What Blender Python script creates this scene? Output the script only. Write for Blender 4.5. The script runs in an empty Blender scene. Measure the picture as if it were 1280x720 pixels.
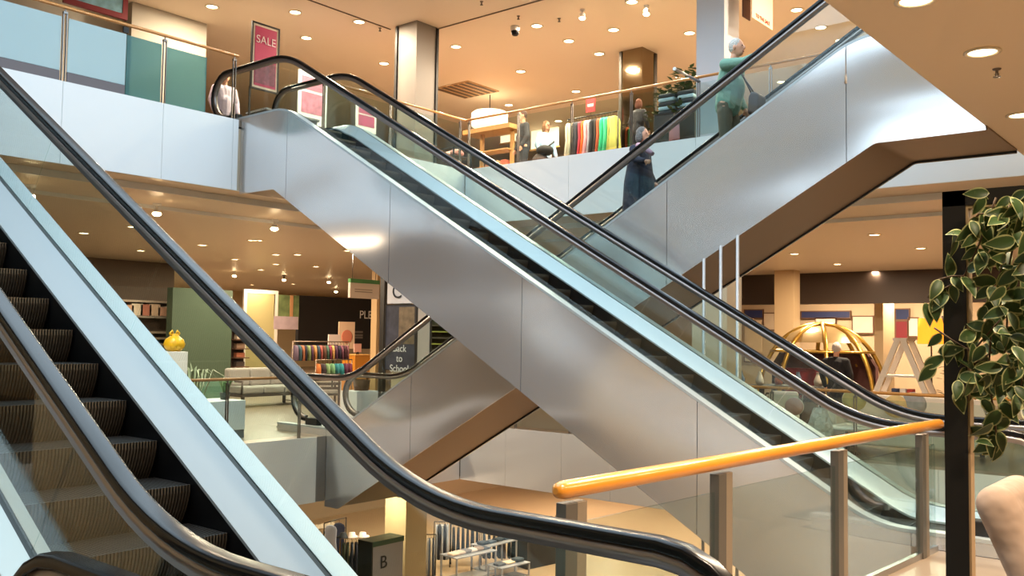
import bpy, bmesh, math, random
from mathutils import Vector, Matrix
random.seed(7)
SC = bpy.context.scene
COL = SC.collection
T30 = math.tan(math.radians(30))
PI = math.pi

# ------------------------------------------------------------------ camera
F, YAW, PITCH, ROLL = 1150.0, math.radians(39.55), math.radians(3.05), math.radians(0.86)
CAM = Vector((0, 0, 1.75))
fw = Vector((math.cos(YAW)*math.cos(PITCH), math.sin(YAW)*math.cos(PITCH), math.sin(PITCH)))
rt = Vector((math.sin(YAW), -math.cos(YAW), 0)); up = rt.cross(fw)
r2 = rt*math.cos(ROLL)+up*math.sin(ROLL); u2 = -rt*math.sin(ROLL)+up*math.cos(ROLL)
cd = bpy.data.cameras.new('camera'); cam = bpy.data.objects.new('camera', cd); COL.objects.link(cam)
cd.sensor_width = 36; cd.lens = 36*F/1280; cd.clip_end = 300; cd.clip_start = .05
m = Matrix((r2, u2, -fw)).transposed().to_4x4(); m.translation = CAM
cam.matrix_world = m; SC.camera = cam

def W(px, py, ax, val):
    """photo pixel -> the point of the measured plane (x, y or z = val) seen there"""
    d = fw + r2*((px-640)/F) - u2*((py-360)/F)
    return CAM + d*((val-CAM[ax])/d[ax])

# ------------------------------------------------------------------ materials
def lin(h):
    if isinstance(h, (tuple, list)): return (h[0], h[1], h[2], 1)
    c = [int(h[i:i+2], 16)/255 for i in (0, 2, 4)]
    return tuple((x/12.92 if x <= .04045 else ((x+.055)/1.055)**2.4) for x in c)+(1,)
MC = {}
def mat(col, rough=.6, metal=0, spec=.5, bump=0, bscale=8, emit=0, coat=0, stretch=(1, 1, 1), key=None, vary=0, vscale=6):
    k = (col, rough, metal, spec, bump, bscale, emit, coat, stretch, vary, vscale)
    if k in MC: return MC[k]
    m = bpy.data.materials.new('mat_%d' % len(MC)); m.use_nodes = True; nt = m.node_tree
    b = nt.nodes['Principled BSDF']; b.inputs['Base Color'].default_value = lin(col)
    b.inputs['Roughness'].default_value = rough; b.inputs['Metallic'].default_value = metal
    b.inputs['Specular IOR Level'].default_value = spec
    if coat: b.inputs['Coat Weight'].default_value = coat; b.inputs['Coat Roughness'].default_value = .15
    if emit:
        b.inputs['Emission Color'].default_value = lin(col); b.inputs['Emission Strength'].default_value = emit
    if bump or vary:
        tc = nt.nodes.new('ShaderNodeTexCoord'); mp = nt.nodes.new('ShaderNodeMapping'); mp.inputs['Scale'].default_value = stretch
        nt.links.new(tc.outputs['Object'], mp.inputs['Vector'])
        if bump:
            n = nt.nodes.new('ShaderNodeTexNoise'); n.inputs['Scale'].default_value = bscale; n.inputs['Detail'].default_value = 2 if bscale > 1 else 0
            bp = nt.nodes.new('ShaderNodeBump'); bp.inputs['Strength'].default_value = bump; bp.inputs['Distance'].default_value = .1 if bscale > 1 else .28
            nt.links.new(mp.outputs[0], n.inputs['Vector']); nt.links.new(n.outputs['Fac'], bp.inputs['Height']); nt.links.new(bp.outputs[0], b.inputs['Normal'])
        if vary:
            n = nt.nodes.new('ShaderNodeTexNoise'); n.inputs['Scale'].default_value = vscale; n.inputs['Detail'].default_value = 3
            cr = nt.nodes.new('ShaderNodeMix'); cr.data_type = 'RGBA'
            c = lin(col); cr.inputs[6].default_value = tuple(x*(1-vary) for x in c[:3])+(1,); cr.inputs[7].default_value = tuple(min(1, x*(1+vary)) for x in c[:3])+(1,)
            nt.links.new(mp.outputs[0], n.inputs['Vector']); nt.links.new(n.outputs['Fac'], cr.inputs[0]); nt.links.new(cr.outputs[2], b.inputs['Base Color'])
    MC[k] = m; return m

def glass_mat(tint, rough=.0, ior=1.5, haze=0, hcol='d8eef2'):
    m = bpy.data.materials.new('glass'); m.use_nodes = True; nt = m.node_tree; nt.nodes.clear()
    o = nt.nodes.new('ShaderNodeOutputMaterial'); t = nt.nodes.new('ShaderNodeBsdfTransparent'); t.inputs[0].default_value = lin(tint)
    g = nt.nodes.new('ShaderNodeBsdfGlossy'); g.inputs['Roughness'].default_value = rough
    lw = nt.nodes.new('ShaderNodeLayerWeight'); lw.inputs[0].default_value = .5
    pw = nt.nodes.new('ShaderNodeMath'); pw.operation = 'POWER'; nt.links.new(lw.outputs['Facing'], pw.inputs[0]); pw.inputs[1].default_value = 4.5
    fr = nt.nodes.new('ShaderNodeMath'); fr.operation = 'MULTIPLY_ADD'; nt.links.new(pw.outputs[0], fr.inputs[0]); fr.inputs[1].default_value = .85; fr.inputs[2].default_value = (ior-1)*.11
    mx = nt.nodes.new('ShaderNodeMixShader'); nt.links.new(fr.outputs[0], mx.inputs[0]); nt.links.new(t.outputs[0], mx.inputs[1]); nt.links.new(g.outputs[0], mx.inputs[2])
    last = mx
    if haze:
        d = nt.nodes.new('ShaderNodeBsdfDiffuse'); d.inputs[0].default_value = lin(hcol)
        tl = nt.nodes.new('ShaderNodeBsdfTranslucent'); tl.inputs[0].default_value = lin(hcol)
        ad = nt.nodes.new('ShaderNodeMixShader'); ad.inputs[0].default_value = .35
        nt.links.new(d.outputs[0], ad.inputs[1]); nt.links.new(tl.outputs[0], ad.inputs[2])
        m2 = nt.nodes.new('ShaderNodeMixShader'); m2.inputs[0].default_value = haze
        nt.links.new(mx.outputs[0], m2.inputs[1]); nt.links.new(ad.outputs[0], m2.inputs[2]); last = m2
    nt.links.new(last.outputs[0], o.inputs[0]); return m

GLASS = glass_mat('f1f8f7', ior=1.38)
GLASS_TEAL = glass_mat('b2d2cf', ior=1.5, haze=.45, hcol='6fa3a6')
GLASS_FROST = glass_mat('e0f2f6', haze=.88, hcol='cfe6ec')
STEEL = mat('e0dfe0', .25, .74, bump=1, bscale=.62, stretch=(1, .8, 1.5))
STEEL_S = mat('b5b5b6', .3, 1)
STEEL_D = mat('7e7e80', .35, 1)
DECK = mat('b0b8bb', .42, .3)
BRONZE = mat('7d6b59', .5, .3)
RUBBER = mat('0c0c0e', .24, 0, spec=.28)
GUIDE = mat('8f8682', .36, .85)
BLACK = mat('0c0c0d', .5)
SKIRT = mat('17181a', .3, .2)
WHITE = mat('e9ecee', .38)
WHITE2 = mat('e4e0dc', .6)
TREAD = mat('585654', .42, .75)
RISER = mat('665f57', .38, .8)
OAK = mat('c48a4e', .32, coat=.4, bump=.03, bscale=40, stretch=(1, .1, 1), vary=.12, vscale=12)
OAK_NEAR = mat('dd8f2c', .3, coat=.5, vary=.08, vscale=9)
CEIL = mat('e9d9c4', .65, vary=.02, vscale=.6)
CEIL_MID = mat('d9c7ae', .4, spec=.5)
COLM = mat('b3a084', .6)
FLOOR = mat('8a7968', .3, bump=.01, vary=.06, vscale=1.5)
WALLC = mat('d9bf95', .7)

# ------------------------------------------------------------------ object helpers
def link(name, me, parent=None):
    o = bpy.data.objects.new(name, me); COL.objects.link(o)
    if parent: o.parent = parent
    return o
def tag(o, label=None, cat=None, group=None, kind=None):
    if label: o['label'] = label
    if cat: o['category'] = cat
    if group: o['group'] = group
    if kind: o['kind'] = kind
    return o
def thing(name, label, cat, loc=(0, 0, 0), rz=0, group=None):
    o = bpy.data.objects.new(name, None); COL.objects.link(o); o.empty_display_size = .1
    o.location = loc; o.rotation_euler = (0, 0, rz); return tag(o, label, cat, group)
def dup(root, loc, rz=None, label=None, group=None):
    r = root.copy(); COL.objects.link(r); r.location = loc
    if rz is not None: r.rotation_euler = (0, 0, rz)
    if label: r['label'] = label
    if group: r['group'] = group
    for ch in list(root.children):
        c = ch.copy(); COL.objects.link(c); c.parent = r
        for g in list(ch.children):
            d = g.copy(); COL.objects.link(d); d.parent = c
    return r

class MB:
    def __init__(s): s.v = []; s.f = []; s.sm = []
    def add(s, vs, fs, smooth=False):
        n = len(s.v); s.v += [tuple(v) for v in vs]; s.f += [tuple(i+n for i in f) for f in fs]; s.sm += [smooth]*len(fs); return s
    def box(s, x0, y0, z0, x1, y1, z1):
        if x0 > x1: x0, x1 = x1, x0
        if y0 > y1: y0, y1 = y1, y0
        if z0 > z1: z0, z1 = z1, z0
        v = [(x, y, z) for z in (z0, z1) for y in (y0, y1) for x in (x0, x1)]
        return s.add(v, [(0, 2, 3, 1), (4, 5, 7, 6), (0, 1, 5, 4), (2, 6, 7, 3), (0, 4, 6, 2), (1, 3, 7, 5)])
    def bbox(s, c, d): return s.box(c[0]-d[0]/2, c[1]-d[1]/2, c[2]-d[2]/2, c[0]+d[0]/2, c[1]+d[1]/2, c[2]+d[2]/2)
    def prism(s, poly, lo, hi, axis=0):
        """extrude polygon along axis; poly holds the two other coordinates in order"""
        def P(p, a):
            return (a, p[0], p[1]) if axis == 0 else ((p[0], a, p[1]) if axis == 1 else (p[0], p[1], a))
        n = len(poly); A = [P(p, lo) for p in poly]+[P(p, hi) for p in poly]
        fs = [tuple(range(n-1, -1, -1)), tuple(range(n, 2*n))]+[(i, (i+1) % n, n+(i+1) % n, n+i) for i in range(n)]
        return s.add(A, fs)
    def tube(s, pts, r, n=8, closed=False, smooth=True):
        pts = [Vector(p) for p in pts]; R = r if isinstance(r, (list, tuple)) else [r]*len(pts)
        rings = []; prev = None
        for i, p in enumerate(pts):
            a = pts[max(i-1, 0)] if not closed else pts[i-1]; b = pts[min(i+1, len(pts)-1)] if not closed else pts[(i+1) % len(pts)]
            t = (b-a).normalized()
            if prev is None:
                q = Vector((0, 0, 1)) if abs(t.z) < .9 else Vector((1, 0, 0)); u = t.cross(q).normalized()
            else: u = (prev - t*prev.dot(t)).normalized()
            prev = u; w = t.cross(u)
            rings.append([p+(u*math.cos(2*PI*k/n)+w*math.sin(2*PI*k/n))*R[i] for k in range(n)])
        vs = [v for r_ in rings for v in r_]; fs = []
        m_ = len(pts) if closed else len(pts)-1
        for i in range(m_):
            j = (i+1) % len(pts)
            for k in range(n): fs.append((i*n+k, i*n+(k+1) % n, j*n+(k+1) % n, j*n+k))
        s.add(vs, fs, smooth)
        if not closed:
            s.add(rings[0], [tuple(range(n-1, -1, -1))]); s.add(rings[-1], [tuple(range(n))])
        return s
    def lathe(s, prof, c=(0, 0, 0), n=20, smooth=True):
        vs = []; fs = []
        for r, z in prof:
            for k in range(n): vs.append((c[0]+r*math.cos(2*PI*k/n), c[1]+r*math.sin(2*PI*k/n), c[2]+z))
        for i in range(len(prof)-1):
            for k in range(n): fs.append((i*n+k, i*n+(k+1) % n, (i+1)*n+(k+1) % n, (i+1)*n+k))
        return s.add(vs, fs, smooth)
    def ell(s, c, r, n=14, m_=10, rot=None):
        vs = [];
        for i in range(m_+1):
            th = PI*i/m_
            for k in range(n):
                p = Vector((r[0]*math.sin(th)*math.cos(2*PI*k/n), r[1]*math.sin(th)*math.sin(2*PI*k/n), r[2]*math.cos(th)))
                if rot: p = rot @ p
                vs.append(Vector(c)+p)
        fs = [(i*n+k, (i+1)*n+k, (i+1)*n+(k+1) % n, i*n+(k+1) % n) for i in range(m_) for k in range(n)]
        return s.add(vs, fs, True)
    def cap(s, a, b, ra, rb, n=12):
        a = Vector(a); b = Vector(b); s.tube([a, b], [ra, rb], n)
        s.ell(a, (ra,)*3, n, 8); s.ell(b, (rb,)*3, n, 8); return s
    def mesh(s, name, ms, bevel=0):
        me = bpy.data.meshes.new(name); me.from_pydata(s.v, [], s.f)
        me.polygons.foreach_set('use_smooth', s.sm); me.update()
        bm = bmesh.new(); bm.from_mesh(me); bmesh.ops.remove_doubles(bm, verts=bm.verts, dist=1e-6) if len(s.v) < 20000 else None
        bmesh.ops.recalc_face_normals(bm, faces=bm.faces); bm.to_mesh(me); bm.free()
        for mm in (ms if isinstance(ms, (list, tuple)) else [ms]): me.materials.append(mm)
        return me
    def build(s, name, ms, parent=None, bevel=0, seg=2):
        o = link(name, s.mesh(name, ms), parent)
        if bevel:
            b = o.modifiers.new('edge', 'BEVEL'); b.width = bevel; b.segments = seg; b.limit_method = 'ANGLE'; b.angle_limit = .6
        return o
def struct(name, mb, ms, parent=None, bevel=0):
    o = mb.build(name, ms, parent, bevel)
    if not parent: o['kind'] = 'structure'
    return o
def text(name, body, size, M, m_, parent, ext=.002, align='CENTER'):
    c = bpy.data.curves.new(name, 'FONT'); c.body = body; c.size = size; c.extrude = ext; c.align_x = align; c.align_y = 'CENTER'
    c.materials.append(m_); tmp = bpy.data.objects.new('tmp', c); COL.objects.link(tmp)
    bpy.context.view_layer.update(); me = bpy.data.meshes.new_from_object(tmp.evaluated_get(bpy.context.evaluated_depsgraph_get()))
    bpy.data.objects.remove(tmp); o = link(name, me, parent); o.matrix_local = M; return o
def FACE(loc, facing):   # text standing upright, facing -Y or -X
    R = Matrix.Rotation(PI/2, 4, 'X')
    if facing == '-x': R = Matrix.Rotation(-PI/2, 4, 'Z') @ R
    return Matrix.Translation(loc) @ R

ORD = 'first second third fourth fifth sixth seventh eighth ninth tenth eleventh twelfth thirteenth fourteenth fifteenth sixteenth seventeenth eighteenth nineteenth twentieth'.split()

# ------------------------------------------------------------------ profiles of the escalators
def fillet(pts, rad, n=8):
    out = [pts[0]]
    for i in range(1, len(pts)-1):
        p = Vector(pts[i]); a = (Vector(pts[i-1])-p).normalized(); b = (Vector(pts[i+1])-p).normalized()
        ang = a.angle(b); R = rad[i-1] if isinstance(rad, (list, tuple)) else rad
        d = R/math.tan(ang/2); t1 = p+a*d; t2 = p+b*d; c = p+(a+b).normalized()*(R/math.sin(ang/2))
        v1 = t1-c; v2 = t2-c; tot = v1.angle_signed(v2)
        for k in range(n+1):
            th = -tot*k/n; cs, sn = math.cos(th), math.sin(th)
            out.append((c.x+v1.x*cs-v1.y*sn, c.y+v1.x*sn+v1.y*cs))
    out.append(pts[-1]); return out
def zat(path, s):
    for a, b in zip(path, path[1:]):
        if a[0] <= s <= b[0]: return a[1]+(b[1]-a[1])*(s-a[0])/max(1e-9, b[0]-a[0])
    return path[0][1] if s < path[0][0] else path[-1][1]
def sub(path, s0, s1):
    return [(s0, zat(path, s0))]+[p for p in path if s0 < p[0] < s1]+[(s1, zat(path, s1))]
def line(zl, c, zu, s0, s1, R):
    return fillet([(s0, zl), ((zl-c)/T30, zl), ((zu-c)/T30, zu), (s1, zu)], R)
S0, S1 = -1.55, 11.05
DK = line(.14, .06, 5.19, S0, S1, 1.0)             # deck
BT = line(-1.2, -1.31, 3.95, S0, S1, [.15, .15])          # underside
NO = line(.0, -.15, 5.13, S0, S1, 1.0)             # step nosings
HRc = line(1.02, .845, 6.065, -.90, 10.65, [1.6, 1.5]) # handrail centre
HZ = .4
def loop_end(cx, cz, r, a0, a1, n=12):
    return [(cx+r*math.cos(a0+(a1-a0)*k/n), cz+r*math.sin(a0+(a1-a0)*k/n)) for k in range(n+1)]
lowz, upz = 1.02-HZ, 6.065-HZ
HR_FULL = [(-.60, .22)]+list(reversed(loop_end(-.90, lowz, HZ, PI/2, PI*1.5)))[:-1]+HRc+loop_end(10.65, upz, HZ, PI/2, -PI/2)[1:]+[(10.35, upz-HZ)]

def sweep(path, sec, x0):
    """sweep a closed section (across, normal) along a path in (s, z)"""
    mb = MB(); n = len(sec); rings = []
    P = [Vector(p) for p in path]
    for i, p in enumerate(P):
        t = (P[min(i+1, len(P)-1)]-P[max(i-1, 0)]).normalized(); nn = Vector((-t.y, t.x))
        rings.append([(x0+a, p.x+nn.x*b, p.y+nn.y*b) for a, b in sec])
    vs = [v for r in rings for v in r]; fs = []
    for i in range(len(P)-1):
        for k in range(n): fs.append((i*n+k, i*n+(k+1) % n, (i+1)*n+(k+1) % n, (i+1)*n+k))
    mb.add(vs, fs, True); mb.add(rings[0], [tuple(range(n))]); mb.add(rings[-1], [tuple(range(n-1, -1, -1))]); return mb
def rounded(w, h0, h1, r=.018, n=4):
    out = []
    for cx, cy, a in ((w-r, h1-r, 0), (-w+r, h1-r, PI/2), (-w+.008, h0+.008, PI), (w-.008, h0+.008, 1.5*PI)):
        rr = r if cy > 0 else .008
        for k in range(n+1): out.append((cx+rr*math.cos(a+PI/2*k/n), cy+rr*math.sin(a+PI/2*k/n)))
    return out
RAILSEC = rounded(.042, -.020, .026)
def rect(w, a, b, off=0): return [(off+w, a), (off+w, b), (off-w, b), (off-w, a)]

JOINTS = [S0+.05, -.3, 1.35, 2.9, 4.45, 6.0, 7.55, 9.1, 10.3, 11.0]
def slope_at(s): return max(0, min(1, (s-.0)/.5))*max(0, min(1, (9.3-s)/.5))
def joint_top(s):
    return s-.38*slope_at(s)
def escalator(name, label, loc, rz, SE=10.0):
    e = thing(name, label, 'escalator', loc, rz)
    zd = lambda s: zat(DK, s)
    # side cladding, split in panels by thin open joints
    for sx in (-1, 1):
        mb = MB(); seams = [S0, -.16, 1.9, 4.2, 6.5, 8.8, SE, S1]
        for a, b in zip(seams, seams[1:]):
            a2 = a+.004; b2 = b-.004
            lo, hi = [], []
            if b <= -.15: low = [(a2, .0), (b2, .0)]
            elif a >= SE-.01: low = [(a2, 5.135), (b2, 5.135)]
            else: low = None
            topp = sub(DK, a2, b2)
            if low is None:
                low = sub(BT, a2, b2)
            mb.prism([(p[0], p[1]) for p in topp]+list(reversed(low)), sx*.735, sx*.75)
        mb.build('side_panel', STEEL, e)
    # underside
    bp = sub(BT, -.16, SE)
    mb = MB(); tb = [(p[0], p[1]+.03) for p in bp]; tb2 = [(p[0], p[1]+.06) for p in bp]
    mb.prism(tb+list(reversed(tb2)), -.715, .715); mb.build('underside_panel', BRONZE, e)
    mb = MB()
    for sx in (-1, 1):
        mb.prism([(p[0], p[1]+.005) for p in bp]+list(reversed([(p[0], p[1]+.06) for p in bp])), sx*.716, sx*.733)
    mb.build('shadow_gap', BLACK, e)
    # dark inner tray under the steps + end closings
    tr = sub(NO, -.14, SE); mb = MB()
    mb.prism([(p[0], p[1]-.36) for p in tr]+list(reversed([(p[0], p[1]-.34) for p in tr])), -.72, .72)
    mb.build('inner_tray', BLACK, e)
    MB().box(-.73, -.15, -1.15, .73, -.13, -.02).build('end_plate', STEEL_S, e); MB().box(-.73, SE-.02, 4.0, .73, SE, 5.1).build('end_plate', STEEL_S, e)
    for sx in (-1, 1):
        # skirt
        t = sub(NO, S0+.05, S1-.05); mb = MB()
        lo = [(p[0], p[1]-.33) for p in t]; lo = [(p[0], max(p[1], 0.001) if p[0] < -.2 else (max(p[1], 5.132) if p[0] > 10 else p[1])) for p in lo]
        inz = lambda s_: max(zd(s_)-.15, zat(NO, s_)+.025)
        mb.prism([(p[0], inz(p[0])) for p in t]+list(reversed(lo)), sx*.450, sx*.458); mb.build('skirt_panel', SKIRT, e)
        # inner and outer deck
        d = sub(DK, S0, S1)
        mb = MB(); vs = []; n = len(d)
        for s, z in d: zi = inz(s); vs += [(sx*.445, s, zi), (sx*.585, s, z), (sx*.585, s, z-.02), (sx*.445, s, zi-.02)]
        fs = [(4*i+k, 4*i+(k+1) % 4, 4*i+4+(k+1) % 4, 4*i+4+k) for i in range(n-1) for k in range(4)]
        mb.add(vs, fs); mb.build('inner_deck', DECK, e)
        mb = MB(); mb.prism([(s, z+.002) for s, z in d]+list(reversed([(s, z-.03) for s, z in d])), sx*.620, sx*.752); mb.build('outer_deck', DECK, e)
        mb = MB(); mb.prism([(s, z-.004) for s, z in d]+list(reversed([(s, z-.03) for s, z in d])), sx*.585, sx*.620); mb.build('glass_channel', BLACK, e)
        # glass panes
        hp = HR_FULL
        for a, b in zip(JOINTS, JOINTS[1:]):
            bot = sub(DK, a+.004, b-.004)
            ta, tb_ = joint_top(a)+.004, joint_top(b)-.004
            if a == JOINTS[0]:
                top = [p for p in loop_end(-.90, lowz, HZ-.07, PI/2, PI*1.5) if p[1] > .25]; top = list(reversed(top))+[(p[0], p[1]-.07) for p in sub(HRc, -.85, tb_)]
                bot = sub(DK, -.95, b-.004)
            elif b == JOINTS[-1]:
                top = [(p[0], p[1]-.07) for p in sub(HRc, ta, 10.6)]+[p for p in loop_end(10.65, upz, HZ-.07, PI/2, -PI/2) if p[1] > 5.25]
                bot = sub(DK, a+.004, 10.8)
            else: top = [(p[0], p[1]-.07) for p in sub(HRc, ta, tb_)]
            MB().prism([(p[0], p[1]-.01) for p in bot]+list(reversed(top)), sx*.598, sx*.608).build('glass_pane', GLASS, e)
        # handrail and its steel guide
        sweep(HR_FULL, RAILSEC, sx*.605).build('handrail', RUBBER, e)
        sweep(HR_FULL[1:-1], rect(.030, -.078, -.018), sx*.605).build('handrail_guide', GUIDE, e)
        # newel inlet boxes
        mb = MB(); mb.box(sx*.60-.05, -.85, .14, sx*.6+.07, -.53, .27); mb.build('handrail_inlet', BLACK, e, .01)
        mb = MB(); mb.box(sx*.60-.05, 10.3, 5.19, sx*.6+.07, 10.62, 5.31); mb.build('handrail_inlet', BLACK, e, .01)
    # landing plates
    MB().box(-.44, -2.0, .0, .44, -.24, .012).build('landing_plate', STEEL_D, e)
    MB().box(-.44, 9.70, 5.13, .44, 11.5, 5.142).build('landing_plate', STEEL_D, e)
    # steps
    me = step_mesh()
    for k in range(-1, 29):
        s = .112+.354*k
        if s < -.35 or s+.354 > 9.75: continue
        o = link('step', me, e); o.location = (0, s, zat(NO, s))
    return e
STEP = []
def step_mesh():
    if STEP: return STEP[0]
    mb = MB()
    # tread: plate with cleats running along the travel
    mb.box(-.44, 0, -.03, .44, .36, -.008)
    nr = 50; w = .88/nr
    for i in range(nr):
        x = -.44+i*w
        mb.box(x+.15*w, 0, -.008, x+.65*w, .36, 0)
    # curved riser below the front edge
    prof = [(.0, -.0), (.0, -.035), (.014, -.09), (.034, -.14), (.062, -.19), (.095, -.235)]
    back = [(p[0]+.015, p[1]) for p in prof]
    mb.prism(prof+list(reversed(back)), -.44, .44)
    for i in range(nr):
        x = -.44+i*w
        mb.prism([(p[0]-.009, p[1]) for p in prof]+list(reversed(prof)), x+.12*w, x+.62*w)
    nn = len(mb.f)
    me = mb.mesh('step', [RISER, TREAD])
    for p in me.polygons:
        if p.normal.z > .9: p.material_index = 1
    STEP.append(me); return me

escalator('escalator', 'near escalator with ribbed dark steps and black handrails rising to the upper left', (2.31, 2.6, 0), 0)
escalator('escalator', 'central steel escalator in front of the crossing one, rising to the upper left', (9.17, 2.6, 0), 0)
E2 = escalator('escalator', 'crossing escalator behind the central one, rising right, carrying two riders', (11.05, 12.45, 0), PI, 10.235)

# the handrail end of the neighbouring escalator at the lower left corner (it goes down towards the camera side)
e3 = thing('escalator', 'adjoining escalator showing only its handrail end at the bottom left corner', 'escalator', (.8, 3.05, 0))
def down_path(z0, r):
    return fillet([(0, z0), (-1.6, z0), (-3.2, z0-1.6*T30)], 1.0)
for sx in (-1, 1):
    ctr = [(p[0], p[1]) for p in down_path(1.0, 1)]
    full = [(-.3, .2)]+loop_end(0, .6, .4, -PI/2, PI/2)[:-1]+ctr
    full = list(reversed(full))
    sweep(full, RAILSEC, sx*.62).build('handrail', RUBBER, e3)
    sweep(full[:-1], rect(.030, -.078, -.018), sx*.62).build('handrail_guide', GUIDE, e3)
    bot = [(p[0], p[1]+.12) for p in down_path(0, 1)]
    top = [(p[0], p[1]-.03) for p in ctr]
    MB().prism([(.3, .12)]+bot+list(reversed(top))+[(.15, .93), (.3, .8), (.36, .6), (.34, .4)], sx*.614, sx*.626).build('glass_pane', GLASS, e3)
    MB().prism([(.5, .12)]+bot+[(p[0], p[1]-.16) for p in reversed(bot)]+[(.5, .0)], sx*.52, sx*.75).build('deck', DECK, e3)
mb = MB(); bot = down_path(-.03, 1); mb.prism([(.5, -.03)]+bot+[(p[0], p[1]-.1) for p in reversed(bot)]+[(.5, -.13)], -.51, .51); mb.build('step_band', TREAD, e3)

# ------------------------------------------------------------------ room shell
XR, YL, YN = 13.7, 12.6, 2.2
UP, SB = 5.13, 4.0
# mid floor (level 0): near piece, left piece, right piece
def slab(name, boxes, m_, parent=None):
    mb = MB()
    for b in boxes: mb.box(*b)
    return struct(name, mb, m_, parent)
NEARX1 = XR
slab('floor', [(-7, YL+.01, -1.05, 46, 40, 0), (XR+.01, -8, -1.05, 46, YL+.01, 0)], FLOOR)
slab('floor_near', [(-7, -8, -.3, .02, YN+.0, 0), (8.36, -8, -.3, 9.97, .95, 0), (9.97, -8, -.3, XR, 2.33, 0), (.02, -8, -.3, 1.58, -6, 0), (-7, YN, -.3, .02, 5, 0), (.02, 3.6, -.3, 1.53, 5, 0)], FLOOR)
mb = MB(); mb.prism([(1.58, -8), (8.40, -8), (8.40, 2.27), (3.3, 2.55), (3.3, 2.36), (1.58, 2.36)], -.3, 0, 2); struct('floor_front', mb, FLOOR)
slab('floor_lower', [(-7, -8, -5.3, 46, 40, -5.1)], mat('b49b7c', .35, vary=.06, vscale=1.2))
slab('floor_upper', [(-7, YL+.02, 5.03, 46, 40, UP), (XR+.02, -8, 5.03, 46, YL, UP), (-7, -8, 5.03, XR, YN-.02, UP)], FLOOR)
# ceilings over the mid level with stepped edge
def stepped(zb, tag_, m_):
    a, b, c, xb, xc = .03, .57, 2.03, .88, 2.27
    zt = 5.0 if zb > 0 else -.1
    mb = MB()
    mb.box(-7, YL+a, zb, XR+a, YL+b, zt); mb.box(-7, YL+b, zb-.1, XR+xb, YL+c, zt); mb.box(-7, YL+c, zb-.16, 46, 40, zt)
    mb.box(XR+a, -8, zb, XR+xb, YL+b, zt); mb.box(XR+xb, -8, zb-.1, XR+xc, YL+c, zt); mb.box(XR+xc, -8, zb-.16, 46, YL+c, zt)
    o = struct(tag_, mb, m_)
    mb = MB()
    for yy_, xx_, z0, z1 in ((b, xb, zb-.1, zb), (c, xc, zb-.16, zb-.1)):
        mb.box(-7, YL+yy_-.012, z0-.004, XR+xx_, YL+yy_-.001, z1-.001); mb.box(XR+xx_-.012, -8, z0-.004, XR+xx_-.001, YL+yy_, z1-.001)
    struct('trim_9' if zb > 0 else 'trim_10', mb, WHITE)
    return o
stepped(SB, 'ceiling_middle', CEIL_MID)
stepped(-1.1, 'ceiling_lower', CEIL_MID)
slab('ceiling_near', [(-7, -8, SB, XR, YN+.03, 5.0)], mat('e6d2b6', .6))
slab('ceiling_upper', [(-7, 11.0, 8.1, 46, 40, 8.3), (11.6, -8, 8.1, 46, 11.0, 8.3), (-7, -8, 8.1, 11.6, 2.2, 8.3), (-7, 2.2, 8.1, -3, 11, 8.3)], CEIL)
# thin dark ceiling joints at the corner column
mb = MB(); mb.box(5, 13.97, 8.085, 12.84, 14.0, 8.099); mb.box(13.40, 9.4, 8.085, 13.43, 13.15, 8.099); struct('trim_1', mb, mat('6b5a4a', .7))
# outer walls
slab('wall_left', [(-7.2, -8, -5.3, -7, 40, 8.3)], WALLC)
slab('wall_back', [(-7, 40, -5.3, 46, 40.2, 8.3)], WALLC)
slab('wall_right', [(46, -8, -5.3, 46.2, 40, 8.3)], WALLC)
slab('wall_near', [(-7, -8.2, -5.3, 46, -8, 8.3)], WALLC)
slab('wall_skylight', [(-3.2, 2.0, 8.3, -3, 11.2, 10.2), (11.6, 2.0, 8.3, 11.8, 11.2, 10.2), (-3, 2.0, 8.3, 11.6, 2.2, 10.2), (-3, 11, 8.3, 11.6, 11.2, 10.2)], WHITE)
# void edge under near floor, left void closing wall
slab('wall_void_side', [(-2.2, 5.0, -5.1, -2.0, YL, 3.9)], WALLC)

# fascia panels round the void
def fascia(name, axis, fixed, cuts, z0, z1, m_=WHITE, gap=.006):
    mb = MB()
    for a, b in zip(cuts, cuts[1:]):
        if axis == 'x': mb.box(a+gap/2, fixed-.02, z0, b-gap/2, fixed+.02, z1)
        else: mb.box(fixed-.02, a+gap/2, z0, fixed+.02, b-gap/2, z1)
    return struct(name, mb, m_)
fascia('trim_2', 'x', YL, [-6.9, -4.0, -2.6, -.1, 1.3, 2.7, 4.1, 5.6, 7.07, 8.26, 8.36], SB, UP)
fascia('trim_3', 'x', YL, [9.98, 11.0, 12.35, XR-.03], SB, UP)
fascia('trim_4', 'y', XR, [-8, -.5, 2.1, 4.7, 7.36, 9.98, YL-.03], SB, UP)
fascia('trim_5', 'x', YL, [-6.9, -4.0, -2.6, -.1, 1.3, 2.7, 4.1, 5.6, 7.07, 10.08], -1.1, 0, WHITE2)
fascia('trim_6', 'x', YL, [11.9, 12.8, XR-.03], -1.1, 0, WHITE2)
fascia('trim_7', 'y', XR, [-8, -.5, .9, 2.2, 3.6, 5.0, 6.3, 7.7, 9.0, 10.07, 11.4, YL-.03], -1.1, 0, WHITE2)
mb = MB(); mb.box(10.09, YL+.0, -1.1, 10.29, YL+.02, 0); struct('trim_11', mb, STEEL_S)
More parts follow.
